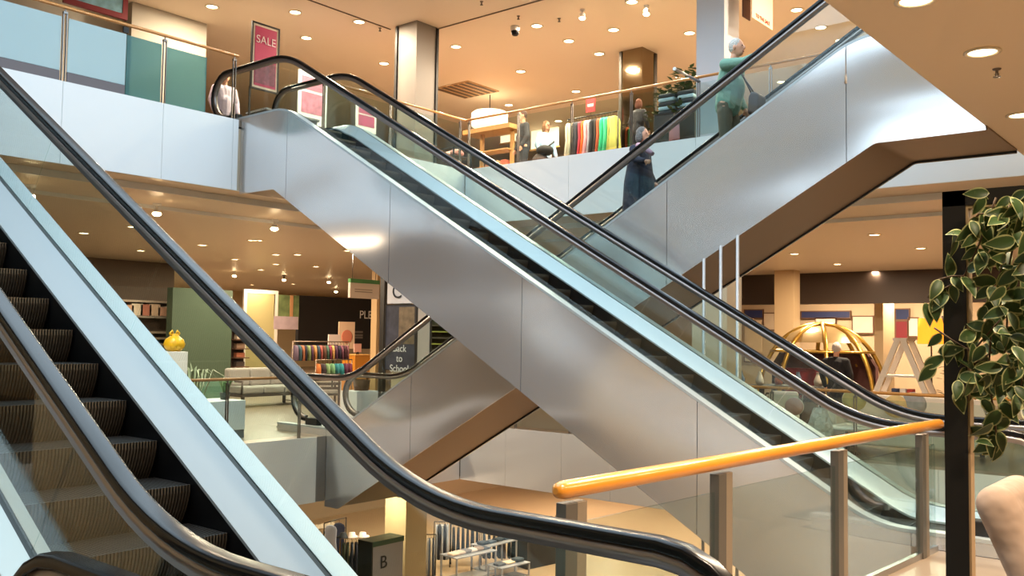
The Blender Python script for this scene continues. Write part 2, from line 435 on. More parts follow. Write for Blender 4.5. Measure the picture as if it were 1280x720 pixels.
# dark band that closes the foot of the frosted glass
# ------------------------------------------------------------------ balustrades
POST = mat('8b8784', .32, 1)
def rail_run(name, label, p0, p1, z, posts, mrail, rad=.024, pane_m=GLASS, h=1.02, ends=(0, 0), post_h=1.0, post_w=.05, pane_gap=.06, zlow=.04):
    p0 = Vector(p0); p1 = Vector(p1); d = (p1-p0); L = d.length; d.normalize(); ang = math.atan2(d.y, d.x)
    t = thing(name, label, 'railing', (p0.x, p0.y, z), ang)
    MB().tube([(-ends[0], 0, h), (L+ends[1], 0, h)], rad, 14).build('handrail', mrail, t)
    ps = [s*L for s in posts]
    pw = post_w
    for s in ps:
        mb = MB(); mb.box(s-pw/2, -.012, 0, s-pw/2+.014, .012, h-.07); mb.box(s+pw/2-.014, -.012, 0, s+pw/2, .012, h-.07)
        mb.box(s-pw/2, -.02, h-.09, s+pw/2, .02, h-.06); mb.tube([(s, 0, h-.07), (s, 0, h-rad*.6)], .012, 8)
        mb.build('post', POST, t)
    for a, b in zip(ps, ps[1:]):
        MB().box(a+pw/2+.01, -.006, zlow, b-pw/2-.01, .006, h-.10).build('glass_pane', pane_m, t)
    return t
# upper left (two frosted bays, then teal ones)
t = thing('balustrade', 'upper floor railing with frosted and teal panes left of the central escalator', 'railing', (0, YL, UP))
MB().tube([(-6, 0, 1.02), (8.33, 0, 1.02)], .024, 14).build('handrail', OAK, t)
for x in (-2.9, -1.2, .5, 2.2, 3.9, 5.6, 7.07, 8.26):
    mb = MB(); mb.box(x-.03, -.012, 0, x-.016, .012, .96); mb.box(x+.016, -.012, 0, x+.03, .012, .96); mb.box(x-.03, -.02, .93, x+.03, .02, .96); mb.tube([(x, 0, .95), (x, 0, 1.0)], .012, 8)
    mb.build('post', POST, t)
mb = MB(); mb.box(6.42, -.015, .9, 6.5, .015, .98); mb.build('bracket', BLACK, t)
for a, b in ((-4, -2.95), (-2.85, -1.25), (-1.15, .45), (.55, 2.15), (2.25, 3.85), (3.95, 5.55), (5.65, 6.47)):
    tag(MB().box(a, -.008, .14, b, .008, .88).build('glass_pane', GLASS_FROST, t), 'frosted pale blue pane')
    MB().box(a, -.012, 0, b, .012, .135).build('kick_strip', mat('6a6468', .6), t)
tag(MB().box(6.49, .012, .0, 7.03, .024, .88).build('glass_pane', GLASS_TEAL, t), 'clear teal pane')
tag(MB().box(7.11, .0, .0, 7.77, .012, .86).build('glass_pane', GLASS_TEAL, t), 'clear teal pane')
rail_run('balustrade', 'short upper floor railing between central escalator and the void corner', (9.98, YL), (XR, YL), UP, [.02, .44, .955], OAK, ends=(0, 0))
yy = [12.51, 11.21, 9.93, 8.64, 7.32, 6.05, 4.76, 3.47, 2.2, .9]
rail_run('balustrade', 'long upper floor railing running behind the crossing escalator riders', (XR, YL), (XR, -1.0), UP, [(YL-y)/(YL+1) for y in yy], OAK)
# mid level rails on the far sides
xs = [4.4, 5.7, 7.02, 8.35, 9.75]
rail_run('balustrade', 'middle floor railing in front of the pale garden sofa', (3.0, YL+.05), (10.05, YL+.05), 0, [(x-3.0)/7.05 for x in xs], mat('a97c4e', .4), ends=(0, -.3))
rail_run('balustrade', 'middle floor railing below the golden dome display', (XR+.05, YL), (XR+.05, -1.0), 0, [(YL-y)/(YL+1) for y in yy], mat('b07c35', .4))
# near rail with thick orange wooden handrail
nr0 = Vector((3.41, 2.50)); nr1 = Vector((8.47, 2.22)); L = (nr1-nr0).length; an = math.atan2(nr1.y-nr0.y, nr1.x-nr0.x)
t = thing('balustrade', 'near glass railing topped by a thick orange wooden handrail', 'railing', (nr0.x, nr0.y, 0), an)
hr = MB(); hr.tube([(-.05, 0, 1.06), (-.035, 0, 1.06), (0, 0, 1.06), (L, 0, 1.06)], [.014, .034, .042, .042], 20)
hr.build('handrail', OAK_NEAR, t)
for s in (.075, 1.42, 3.02, 4.66):
    mb = MB(); mb.box(s-.085, -.03, -.30, s-.0, .03, 1.0); mb.build('post', mat('6e6a64', .4, .6), t, .003)
    mb = MB(); mb.box(s+.004, -.026, -.30, s+.075, .026, 1.0); mb.build('post_cover', mat('9a8d7c', .4, .5), t, .003)
ss = (.16, 1.33, 1.50, 2.93, 3.10, 4.57, 4.74, L-.12)
for a, b in ((ss[0], ss[1]), (ss[2], ss[3]), (ss[4], ss[5]), (ss[6], ss[7])):
    if b-a > .1: MB().box(a, -.006, -.2, b, .006, .90).build('glass_pane', GLASS, t)
mb = MB(); mb.box(.1, -.02, .0, L-.1, .02, .05); mb.build('shoe_rail', STEEL_S, t)
# steel stub rail pointing into the void from the upper right railing
q = thing('steel_rail_stub', 'short steel tube jutting out from the upper railing post beside big column', 'rail stub', (XR-.02, 7.32, 6.10))
MB().tube([(0.02, 0, -.02), (-.78, 0.0, .0)], .024, 12).build('tube', STEEL_S, q); MB().tube([(-.78, 0, .0), (-.80, 0, .0)], .029, 12).build('end_cap', WHITE, q)

# ------------------------------------------------------------------ columns
def column(label, x0, y0, x1, y1, z0, z1, m_, trims=None):
    t = thing('column', label, 'column', ((x0+x1)/2, (y0+y1)/2, z0)); cx, cy = (x0+x1)/2, (y0+y1)/2
    MB().box(x0-cx, y0-cy, 0, x1-cx, y1-cy, z1-z0).build('shaft', m_, t)
    if trims:
        for (tx, ty) in ((x0, y1), (x1, y0)):
            MB().box(tx-cx-.03, ty-cy-.03, 0, tx-cx+.03, ty-cy+.03, z1-z0-.02).build('corner_strip', trims, t)
    return t
GREYC = mat('8d857c', .5); 
column('grey square column on the upper floor at the void corner', 12.79, 13.15, 13.37, 13.72, UP, 8.1, GREYC, BLACK)
column('mirror clad column on the upper floor beside the clothes rack', 16.95, 10.42, 17.5, 10.97, UP, 8.1, mat('8d7f66', .08, 1), mat('3a342e', .5))
column('tall pale column rising past the upper railing behind the man', 13.95, 6.98, 14.5, 7.5, UP, 8.1, mat('c9cfd8', .45), None)
column('beige column seen through the escalator glass under the crossing escalator', 13.95, 6.92, 14.5, 7.56, 0, SB, mat('cdbfa4', .5), None)
column('beige column carrying the school poster on the middle floor', 12.81, 13.15, 13.35, 13.7, 0, 3.86, mat('cdbb9c', .5), None)
p = W(507, 625, 2, -1.35)
column('lower floor column with one brightly lit face', 12.75, 13.13, 13.33, 13.72, -5.1, -1.2, mat('cdb68c', .5), None)
a = W(967, 362, 1, 20.0)
pc = W(968, 450, 0, 24.0); pd = W(1000, 450, 0, 24.0)
def colpix(label, l, c, r, X, z0, z1, m_):
    """column whose -X face spans pixels l..c and -Y face c..r"""
    A = W(l, 430, 0, X); B = W(c, 430, 0, X); Cc = W(r, 430, 1, B.y)
    return column(label, X, B.y, Cc.x, A.y, z0, z1, m_)
colpix('broad beige column left of the golden dome', 968, 992, 1000, 26.0, 0, 3.84, mat('c2a57d', .5))
colpix('slimmer beige column between golden dome and white ladder', 1093, 1104, 1118, 30.0, 0, 3.84, mat('cbb089', .5))
colpix('brown square column on the middle floor behind the near escalator', 95, 108, 139, 18.0, 0, 3.84, mat('a08a6c', .6))
colpix('narrow beige column left of the black poster column', 463, 470, 473, 17.5, 0, 3.84, mat('b3946a', .6))
colpix('black column behind the escalator beside the school poster', 474, 479, 483, 16.5, 0, 3.84, mat('17130f', .5))

# dark downstand beam across the right-hand store
A = W(930, 362, 0, 27.5); B = W(1180, 359, 0, 27.5)
slab('wall_beam', [(27.5, B.y-14, W(1000, 380, 0, 27.5).z, 27.9, A.y+3, 3.9)], mat('3c2c1f', .6))

# ------------------------------------------------------------------ ceiling fittings
LW = (1.0, .80, .57)
dl_me = MB(); dl_me.lathe([(.13, 0), (.135, -.012), (.105, -.015), (.10, .0)], n=20); dlm = dl_me.mesh('ring', mat('e8ddc8', .5))
ln_me = MB(); ln_me.lathe([(.0, -.004), (.10, -.006)], n=20); lnm = ln_me.mesh('lens', mat('ffe2b0', .5, emit=14))
LD = {}
def lamp_data(pw, size=.22, col=LW):
    k = (pw, size, col)
    if k not in LD:
        l = bpy.data.lights.new('downlight', 'AREA'); l.shape = 'DISK'; l.size = size; l.energy = pw; l.color = col; LD[k] = l
    return LD[k]
def downlight(p, label, group, pw=55, lit=True, sc=1.0):
    t = thing('downlight', label, 'ceiling light', p, 0, group); t.scale = (sc, sc, 1)
    link('trim_ring', dlm, t); link('lens', lnm, t)
    if lit:
        o = bpy.data.objects.new('downlight_lamp', lamp_data(pw)); COL.objects.link(o); o.location = (p[0], p[1], p[2]-.03)
    return t
up_px = [(265, 8), (369, 15), (449, 27), (383, 47), (480, 79), (570, 58), (671, 32), (711, 51), (767, 37), (651, 89), (749, 67), (564, 107), (636, 131), (720, 114), (698, 151), (790, 2), (996, 12), (1026, 34), (1051, 50), (862, 41), (977, 102)]
for x, y in up_px:
    p = W(x, y, 2, 8.1)
    downlight((p.x, p.y, 8.098), 'added downlight that brightens the banner end of the upper floor', 'upper ceiling downlights', 125)
for x, y in ((14.6, 5.2), (14.8, 3.0), (17.5, 3.5), (16, 0)):  # extra lamps above the view, added to brighten the cream banner
    downlight((x, y, 8.098), 'added downlight that brightens the banner end of the upper floor', 'upper ceiling downlights', 150)
for x, y in [(728, 17), (808, 12)]:
    p = W(x, y, 2, 8.02)
    t = thing('spotlight', 'bright %s spotlight hanging under the upper ceiling' % ('left-hand' if x < 750 else 'right-hand'), 'spotlight', (p.x, p.y, 8.1), 0, 'upper spotlights')
    MB().lathe([(.05, 0), (.05, -.03), (.02, -.035), (.02, -.07), (.055, -.08), (.06, -.16), (.05, -.165)], n=16).build('housing', WHITE2, t)
    MB().ell((0, 0, -.17), (.06, .06, .035)).build('bulb', mat('ffd9a0', .5, emit=40), t)
mid_px = [(166, 283), (105, 291), (253, 306), (176, 313), (294, 324), (165, 333), (157, 346), (210, 344), (207, 353), (316, 300), (239, 351), (372, 318), (395, 333), (326, 337), (315, 356), (367, 355), (435, 313), (322, 300), (345, 330), (345, 318)]
for x, y in mid_px:
    p = W(x, y, 2, 3.84)
    if p.y > 38 or p.x > 44: continue
    downlight((p.x, p.y, 3.838), 'recessed downlight in the middle floor ceiling left of the escalators', 'middle ceiling downlights on the left', 95)
for x, y in [(993, 317), (1047, 330), (1095, 339), (1151, 310), (976, 343), (1023, 350), (1135, 347), (1093, 293)]:
    p = W(x, y, 2, 3.84)
    downlight((p.x, p.y, 3.838), 'recessed downlight in the middle floor ceiling right of the crossing escalator', 'middle ceiling downlights on the right', 270)
for x, y in [(1228, 64), (1145, -1), (1276, 143)]:
    p = W(x, y, 2, 4.0)
    downlight((p.x, p.y, 3.998), {64: 'bright downlight in the near sloping-edged soffit at upper right', -1: 'soffit downlight cut by the top picture edge', 143: 'soffit downlight close to the crossing escalator top'}[y], 'near soffit downlights', 150)
for x, y in [(1.2, -1.5), (4.5, -1.5), (7.8, -2.5), (3, .9), (10.5, -2)]:  # out-of-view lamps added to light the wooden handrail and the frame
    downlight((x, y, 3.998), 'added soffit downlight that lights the orange handrail and black frame', 'added downlights over the near floor', 140)
for i, (x, y) in enumerate([(293, 344), (355, 349), (411, 352), (420, 364), (343, 284), (196, 265), (38, 243)]):
    p = W(x, y, 2, 3.70)
    t = thing('spotlight', ['spotlight left of the pendant pair', 'spotlight hanging on a black mount', 'spotlight above the dark lettered wall', 'lowest spotlight beside the white green-topped sign', 'spotlight under the foot of the central escalator', 'spotlight above the near handrail', 'bright spotlight seen through the near escalator glass'][i], 'spotlight', (p.x, p.y, 3.84), 0, 'middle floor spotlights')
    MB().lathe([(.07, 0), (.07, -.03), (.02, -.035), (.02, -.09), (.05, -.1), (.06, -.15)], n=14).build('mount', BLACK if i == 1 else WHITE2, t)
    MB().ell((0, 0, -.17), (.07, .07, .04)).build('bulb', mat('ffdca8', .5, emit=40), t)
    o = bpy.data.objects.new('spotlight_lamp', lamp_data(90, .12)); COL.objects.link(o); o.location = (p.x, p.y, 3.62)
for i in range(14):  # grid of out-of-sight lamps put in to light the lower shop
    x = 15+2.8*(i % 7); y = (15.5 if i < 7 else 21)
    downlight((x, y, -1.262), 'unseen downlight placed above the lower floor to light it', 'unseen lower floor downlights', 150, sc=.9)
for x, y in ((18, 6), (24, 6), (18, 1), (24, 1), (20, 11), (26, 11)):  # more unseen lamps for the right part of the lower level
    downlight((x, y, -1.262), 'unseen downlight placed above the lower floor to light it', 'unseen lower floor downlights', 150, sc=.9)
# added light without a fixture, brightens one face of the lower column
o = bpy.data.objects.new('column_fill_light', lamp_data(40, .3)); COL.objects.link(o); o.location = (11.95, 13.5, -1.3); o.rotation_euler = (0, -1.0, 0)
# cctv dome, sprinkler heads, vent, pull cord
def dome(px, py, z, label):
    p = W(px, py, 2, z)
    t = thing('camera_dome', label, 'security camera', (p.x, p.y, z))
    MB().lathe([(.09, 0), (.10, -.03), (.085, -.10)], n=18).build('housing', WHITE2, t)
    MB().lathe([(.085, -.10), (.08, -.15), (.055, -.19), (0, -.205)], n=18).build('bubble', RUBBER, t)
dome(644, 33, 8.1, 'black security camera dome on the upper ceiling')
def sprinkler(px, py, z, label):
    p = W(px, py, 2, z)
    t = thing('sprinkler', label, 'sprinkler', (p.x, p.y, z))
    MB().lathe([(.035, 0), (.03, -.01), (.012, -.012), (.012, -.04), (.02, -.045), (.008, -.06), (.03, -.065), (.03, -.07), (0, -.072)], n=12).build('head', mat('6c6258', .4, .8), t)
sprinkler(1246, 86, 4.0, 'small metal sprinkler head in the near soffit')
sprinkler(602, 2, 8.1, 'sprinkler head near the upper ceiling joint')
sprinkler(648, 20, 8.1, 'sprinkler head just above the security dome')
sprinkler(699, 23, 8.1, 'sprinkler head right of the security dome')
sprinkler(475, 35, 8.1, 'sprinkler head left of the corner column')
p = W(583, 112, 2, 8.1)
t = thing('air_vent', 'dark triangular-looking louvred vent in the upper ceiling', 'vent', (p.x, p.y, 8.1))
mb = MB(); 
for i in range(6): mb.box(-.55, -.55+i*.2, -.03, .55, -.45+i*.2, -.005)
mb.build('louvre', mat('5b4838', .6), t); MB().box(-.6, -.6, -.02, .6, .6, -.001).build('frame', mat('b4946c', .6), t)
p = W(1057, 100, 0, 7.0)
t = thing('plumb_line', 'thin cord with small weight hanging before the crossing escalator', 'cord', (7.0, p.y, 4.0))
MB().tube([(0, 0, p.z-4.0), (0, 0, 0)], .003, 6).build('cord', mat('8d8781', .6), t); MB().tube([(0, 0, p.z-4.0-.03), (0, 0, p.z-4.0+.04)], .010, 8).build('weight', mat('6e675f', .5), t)
# support rods under the crossing escalator
for i, (x, y) in enumerate(((880, 333), (901, 317), (922, 304))):
    p = W(x, y, 0, 10.28)
    t = thing('support_rod', '%s of three slim steel rods below the crossing escalator' % ('shortest', 'middle', 'tallest')[i], 'rod', (p.x, p.y, -5.1), 0, 'slim steel rods under the crossing escalator')
    MB().tube([(0, 0, 0), (0, 0, p.z+5.1+.1)], .02, 10).build('rod', mat('a9a9aa', .4, .3), t)
    MB().lathe([(.0, .02), (.07, .02), (.07, 0)], n=16).build('foot_plate', STEEL_D, t)

# ------------------------------------------------------------------ people
def remesh(o, vox):
    r = o.modifiers.new('skin', 'REMESH'); r.mode = 'VOXEL'; r.voxel_size = vox; r.use_smooth_shade = True
    s = o.modifiers.new('soft', 'SMOOTH'); s.iterations = 3; s.factor = .5
    return o
SKIN = mat('d79e80', .55)
def person(label, loc, rz, H=1.75, lean=0, arms=None, legs=None, top='444444', low='333333', hair='888888', shoes='222222', longcoat=0, hair_len=0, head_turn=0, group=None, female=False, rolled=False, bulk=1.0):
    """local frame: x right, y forward, z up; arms: {-1/1: (elbow, wrist)}; heights scaled by H"""
    k = H/1.75
    t = thing('person', label, 'person', loc, rz, group)
    V = lambda x, y, z: Vector((x*k, (y+lean*max(0, z-.9))*k, z*k))
    hw = .17 if female else .19
    arms = arms or {-1: ((-.27, .0, 1.14), (-.25, .12, .9)), 1: ((.27, 0, 1.14), (.25, .12, .9))}
    legs = legs or {-1: ((-.1, .02, .5), (-.1, 0, .09)), 1: ((.1, .03, .5), (.11, .03, .09))}
    b = MB()
    b.cap(V(0, 0, .95), V(0, .0, 1.15), .13*k, .125*k); b.cap(V(0, 0, 1.15), V(0, 0, 1.36), .13*k, .11*k)
    b.cap(V(0, 0, 1.40), V(0, .02, 1.54), .055*k, .052*k)
    hc = V(0, .035, 1.64); R = Matrix.Rotation(head_turn, 3, 'Z')
    b.ell(hc, (.075*k, .092*k, .115*k)); hh = lambda x, y, z: hc+R @ Vector((x*k, y*k, z*k))
    b.ell(hh(0, .03, -.06), (.052*k, .06*k, .055*k)); b.ell(hh(0, .1, -.015), (.012*k, .02*k, .026*k))
    b.ell(hh(.078, 0, -.01), (.012*k, .02*k, .032*k)); b.ell(hh(-.078, 0, -.01), (.012*k, .02*k, .032*k))
    for sx in (-1, 1):
        sh = V(sx*hw, 0, 1.40); el = V(*arms[sx][0]); wr = V(*arms[sx][1])
        b.cap(V(sx*.06, 0, 1.4), sh, .06*k, .055*k); b.cap(sh, el, .047*k, .038*k); b.cap(el, wr, .036*k, .026*k)
        d = (wr-el).normalized(); side = d.cross(Vector((1, 0, .2))).normalized(); nrm = side.cross(d)
        pal = wr+d*.05*k; b.cap(wr, pal, .027*k, .03*k); 
        for q_, ln in ((-.030, .062), (-.010, .072), (.010, .068), (.030, .055)):
            r0 = pal+side*q_*k+d*.01*k; r1 = r0+d*ln*.6*k+nrm*sx*.006; r3 = r1+d*ln*.3*k-nrm*.016*k
            b.cap(r0, r1, .0095*k, .009*k, 8); b.cap(r1, r3, .009*k, .008*k, 8)
        b.cap(wr+d*.02*k+side*.022*k, wr+d*.06*k+side*.055*k, .011*k, .009*k, 8)
        hp = V(sx*.09, 0, .92); kn = V(*legs[sx][0]); an_ = V(*legs[sx][1])
        b.cap(hp, kn, .082*k, .055*k); b.cap(kn, an_, .052*k, .035*k); b.cap(an_, an_+Vector((0, .13*k, -.05*k)), .035*k, .028*k)
    remesh(b.build('body', SKIN, t), .0085)
    c = MB()
    c.cap(V(0, 0, 1.15), V(0, .0, 1.36), .137*k, .118*k); c.cap(V(0, .0, .91), V(0, .02, 1.14), .15*k*bulk, .158*k*bulk); c.cap(V(-.05, 0, 1.15), V(-.07, 0, 1.35), .14*k*bulk, .115*k*bulk**.5); c.cap(V(.05, 0, 1.15), V(.07, 0, 1.35), .14*k*bulk, .115*k*bulk**.5)
    c.tube([V(0, .0, 1.42), V(0, .01, 1.48)], [.075*k, .062*k], 14)
    for sx in (-1, 1):
        sh = V(sx*hw, 0, 1.39); el = V(*arms[sx][0]); wr = V(*arms[sx][1])
        c.cap(V(sx*.06, 0, 1.4), sh, .08*k, .075*k); c.cap(sh, el, .074*k*bulk**.5, .06*k*bulk**.5); c.cap(el, el.lerp(wr, .35 if rolled else .92), .058*k, .044*k)
    if longcoat:
        c.tube([V(0, 0, 1.34), V(0, 0, 1.2), V(0, 0, .9), V(0, -.01, longcoat)], [.15*k, .19*k, .235*k, .25*k], 18)
    o = c.build('coat' if longcoat else 'top', mat(top, .8, bump=.15, bscale=14), t); remesh(o, .011)
    tr = MB(); tr.cap(V(-.04, 0, .9), V(.04, 0, .9), .135*k, .135*k)
    for sx in (-1, 1):
        hp = V(sx*.08, 0, .82); kn = V(*legs[sx][0]); an_ = V(*legs[sx][1])
        tr.cap(hp, kn, .1*k, .08*k); tr.cap(kn, an_+Vector((0, 0, .02)), .078*k, .062*k)
    remesh(tr.build('trousers', mat(low, .85, bump=.15, bscale=12), t), .012)
    for sx in (-1, 1):
        an_ = V(*legs[sx][1]); s_ = MB(); s_.cap(an_+Vector((0, -.02, -.045*k)), an_+Vector((0, .16*k, -.055*k)), .042*k, .036*k); s_.build('shoe', mat(shoes, .5), t)
    h = MB(); h.ell(hh(0, -.018, .022), (.083*k, .095*k, .108*k))
    if hair_len: h.ell(hh(0, -.05, -.04*1-hair_len*.3), (.09*k, .065*k, (.09+hair_len*.5)*k)); h.ell(hh(.065, -.01, -.03-hair_len*.2), (.028*k, .05*k, (.07+hair_len*.4)*k)); h.ell(hh(-.065, -.01, -.03-hair_len*.2), (.028*k, .05*k, (.07+hair_len*.4)*k))
    ho = h.build('hair', mat(hair, .8, bump=.5, bscale=60), t)
    f = MB()
    for sx in (-1, 1): f.ell(hh(sx*.028, .088, .012), (.011*k, .008*k, .007*k), 8, 6)
    f.build('eyes', BLACK, t); MB().ell(hh(0, .088, -.06), (.022*k, .01*k, .006*k), 8, 6).build('mouth', mat('9c4f47', .6), t)
    return t
# man in green sweater: faces up the escalator (-Y), left hand reaching the near handrail (his right side is +... )
zn = lambda Y: zat(NO, 12.45-Y)
Y = 5.45
Mz = zn(Y)+.0
# local +y forward -> world -Y when rz = pi ; local +x -> world -x (towards the near handrail)
person('white haired man in green sweater leaning forward on the crossing escalator', (11.0, Y, Mz), PI, 1.80, lean=.12,
       arms={1: ((.33, .32, 1.33), (.50, .60, 1.34)), -1: ((-.27, -.02, 1.12), (-.24, .12, .9))},
       legs={-1: ((-.1, .08, .52), (-.1, .02, .10)), 1: ((.1, .02, .5), (.11, -.05, .1))}, top='6b9482', low='5f5a4b', hair='c9c2ba', shoes='2c2a28', bulk=1.12)
bg = thing('shoulder_bag', 'dark brown bag hanging at the hip of the man in green', 'bag', (10.98, 5.02, Mz+.70))
mb = MB(); mb.prism([(-.07, 0), (.09, .05), (.08, .28), (.03, .34), (-.06, .30)], -.13, .13); mb.build('bag_body', mat('3a2420', .6), bg, .03, 3)
MB().tube([(-.1, .0, .3), (.0, .22, .62), (.1, .1, .3)], .010, 8).build('strap', mat('2a1a17', .6), bg)
Y = 6.8
person('grey haired woman in long navy coat riding the crossing escalator', (11.0, Y, zn(Y)), PI, 1.60, lean=.03, top='1b2036', low='15161c', hair='77736f', shoes='111111', longcoat=.45, hair_len=.03, female=True, bulk=1.15,
       arms={1: ((.30, .12, 1.20), (.42, .36, 1.13)), -1: ((-.26, .0, 1.12), (-.22, .14, .92))})
sc_ = thing('scarf', 'pale pink scarf on the shoulder of the navy coated woman', 'scarf', (10.86, 6.66, zn(6.8)+1.23)); 
MB().tube([(.05, .1, .08), (-.08, .02, .07), (-.13, -.12, .0), (-.15, -.25, -.09)], [.03, .045, .045, .03], 10).build('scarf_cloth', mat('b58fa0', .8), sc_)
UPF = UP
def onfloor(px, py, zref, zf): p = W(px, py, 2, zref); return Vector((p.x, p.y, zf))
p = onfloor(655, 140, UP+1.76, UP)
face_us = lambda p: math.atan2(CAM.y-p.y, CAM.x-p.x)-PI/2
person('man in dark jacket walking behind the railing post on upper floor', p, face_us(p)-1.3, 1.78, top='38383c', low='2e3036', hair='4a3a30', shoes='222222')
pp = onfloor(682, 153, UP+1.66, UP)
person('woman with glasses in pale blue denim jacket behind the upper railing', pp, face_us(pp)+.7, 1.68, top='a9c6e0', low='d8d8dc', hair='8a5f3c', shoes='dddddd', hair_len=.1, female=True)
g = thing('eyeglasses', 'dark glasses worn by the denim jacketed woman', 'glasses', pp+Vector((0, 0, 1.585)), face_us(pp)+.7)
mb = MB()
for sx in (-1, 1): mb.tube([(sx*.034+.026*math.cos(a*PI/5), .135, .02*math.sin(a*PI/5)) for a in range(10)], .004, 6, closed=True)
mb.build('frame', BLACK, g)
ps = W(281, 90, 2, UP+1.68)
person('short haired person in lavender shirt seen through the central escalator handrail end', (ps.x, ps.y, UP), face_us(ps)+.4, 1.68, top='cdbfd2', low='5a5a66', hair='3a2c26')
# stroller between them
st = thing('stroller', 'dark folded stroller pushed between the two walkers on upper floor', 'stroller', (p+pp)/2+Vector((-.35, -.45, 0)), face_us(pp))
MB().tube([(-.3, .1, 1.0), (-.2, .2, .9), (.15, -.1, .35), (.3, -.1, .12)], .02, 8).build('frame', BLACK, st)
MB().ell((0, 0, .55), (.2, .28, .2)).build('seat', mat('3b2f2c', .8), st); MB().ell((-.1, .1, .8), (.2, .22, .12)).build('hood', mat('1d1b1b', .8), st)
for x, y in ((-.25, -.25), (.25, -.25), (-.25, .25), (.25, .25)): MB().lathe([(.0, -.02), (.1, -.02), (.1, .02), (0, .02)], n=16).build('wheel', BLACK, st).matrix_local = Matrix.Translation((x, y, .1)) @ Matrix.Rotation(PI/2, 4, 'Y')
pq = W(798, 124, 0, 15.2)
person('auburn haired shopper in dark jacket beside the mirror column', (pq.x, pq.y, UP), face_us(pq)+PI*.8, pq.z-UP, top='3d3a3c', low='2a2a2e', hair='7c4530', hair_len=.05, female=True)
pw = W(1045, 424, 0, 17.5)
person('white haired person in black top beside the golden dome', (pw.x, pw.y, 0), face_us(pw)+PI*.9, 1.73, top='17161a', low='222226', hair='d0c8c0')

# ------------------------------------------------------------------ garments and racks
GM = {}
def garment_mesh(kind):
    if kind in GM: return GM[kind]
    mb = MB(); n = 22
    prof = {'shirt': [(0, .05), (-.02, .12), (-.06, .2), (-.3, .2), (-.72, .22)], 'trouser': [(0, .14), (-.1, .17), (-.5, .17), (-1.0, .15)], 'dress': [(0, .05), (-.03, .15), (-.1, .19), (-.4, .17), (-1.05, .27)], 'small': [(0, .05), (-.02, .1), (-.12, .13), (-.4, .14)]}[kind]
    vs = []
    for z, w in prof:
        for k in range(n):
            a = 2*PI*k/n; fold = 1+.28*math.sin(5*a+z*3)*min(1, abs(z)*2)
            vs.append((w*math.cos(a), .035*fold*math.sin(a)*(1+abs(z)*.6), z))
    fs = [(i*n+k, i*n+(k+1) % n, (i+1)*n+(k+1) % n, (i+1)*n+k) for i in range(len(prof)-1) for k in range(n)]
    mb.add(vs, fs, True); mb.add(vs[:n], [tuple(range(n))]); mb.add(vs[-n:], [tuple(range(n))])
    GM[kind] = mb; return mb
def clothes_rack(label, loc, rz, L=1.6, H=1.45, low=None, m_=None):
    m_ = m_ or mat('2b2826', .4, .6)
    t = thing('clothes_rack', label, 'clothes rack', loc, rz)
    MB().tube([(-L/2, 0, H), (L/2, 0, H)], .014, 8).build('rail', m_, t)
    for sx in (-1, 1):
        MB().tube([(sx*L/2, 0, .05), (sx*L/2, 0, H)], .014, 8).build('post', m_, t)
        MB().tube([(sx*L/2, -.28, .03), (sx*L/2, .28, .03)], .016, 8).build('foot', m_, t)
    return t
def hang(loc, rz, L, H, cols, names, kind, where, group, s0=None):
    n = len(cols); c, s = math.cos(rz), math.sin(rz)
    for i, col in enumerate(cols):
        u = -L/2+.08+(L-.16)*i/max(1, n-1)
        o = garment_mesh(kind).build('hanging_garment', mat(col, .85), None)
        o.location = (loc[0]+c*u, loc[1]+s*u, loc[2]+H-.1); o.rotation_euler = (0, 0, rz+PI/2+random.uniform(-.15, .15))
        MBh = MB().tube([(0, 0, -.02), (0, 0, .05), (.0, .015, .08), (0, .03, .09), (0, .03, .11)], .004, 5)
        MBh.build('hanger', BLACK, o)
        tag(o, '%s garment hanging %s from the left on the %s' % (names[i], ORD[i % 20], where), 'clothing', group)
# upper rack, coloured garments (reads left to right in the picture: Y decreases)
A = W(712, 165, 0, 16.4); B = W(770, 160, 0, 16.4)
rkc = ((A.x+B.x)/2, (A.y+B.y)/2, UP)
Lr = (A-B).length+.1
clothes_rack('black clothes rack of bright garments behind the upper railing', rkc, -PI/2, Lr, 1.48)
cl = ['c9c3b2', 'b9b79f', '3b3d48', '3a3a42', 'b0394a', 'e0662c', 'd8a0a8', '9b9aa8', '28282e', '33302e', 'b4553a', '35b98a', '48c294', 'a3ab58', 'b3b662']
nm = ['cream', 'sage', 'charcoal', 'dark slate', 'crimson', 'orange', 'pale pink', 'lilac grey', 'black', 'near-black', 'rust', 'green', 'mint', 'lime', 'yellow green']
hang(rkc, -PI/2, Lr, 1.48, cl, nm, 'dress', 'upper floor rack', 'bright garments on the upper rack')
s_ = thing('price_sign', 'small red price sign above the upper clothes rack', 'sign', (16.4, (A.y+B.y)/2+.05, UP+1.48))
MB().box(-.01, -.12, .08, .01, .12, .38).build('card', mat('b02a2c', .5), s_); MB().tube([(0, 0, 0), (0, 0, .1)], .006, 6).build('stem', BLACK, s_)
MB().box(-.013, -.08, .2, -.010, .08, .26).build('print', mat('e8b0a8', .5), s_)
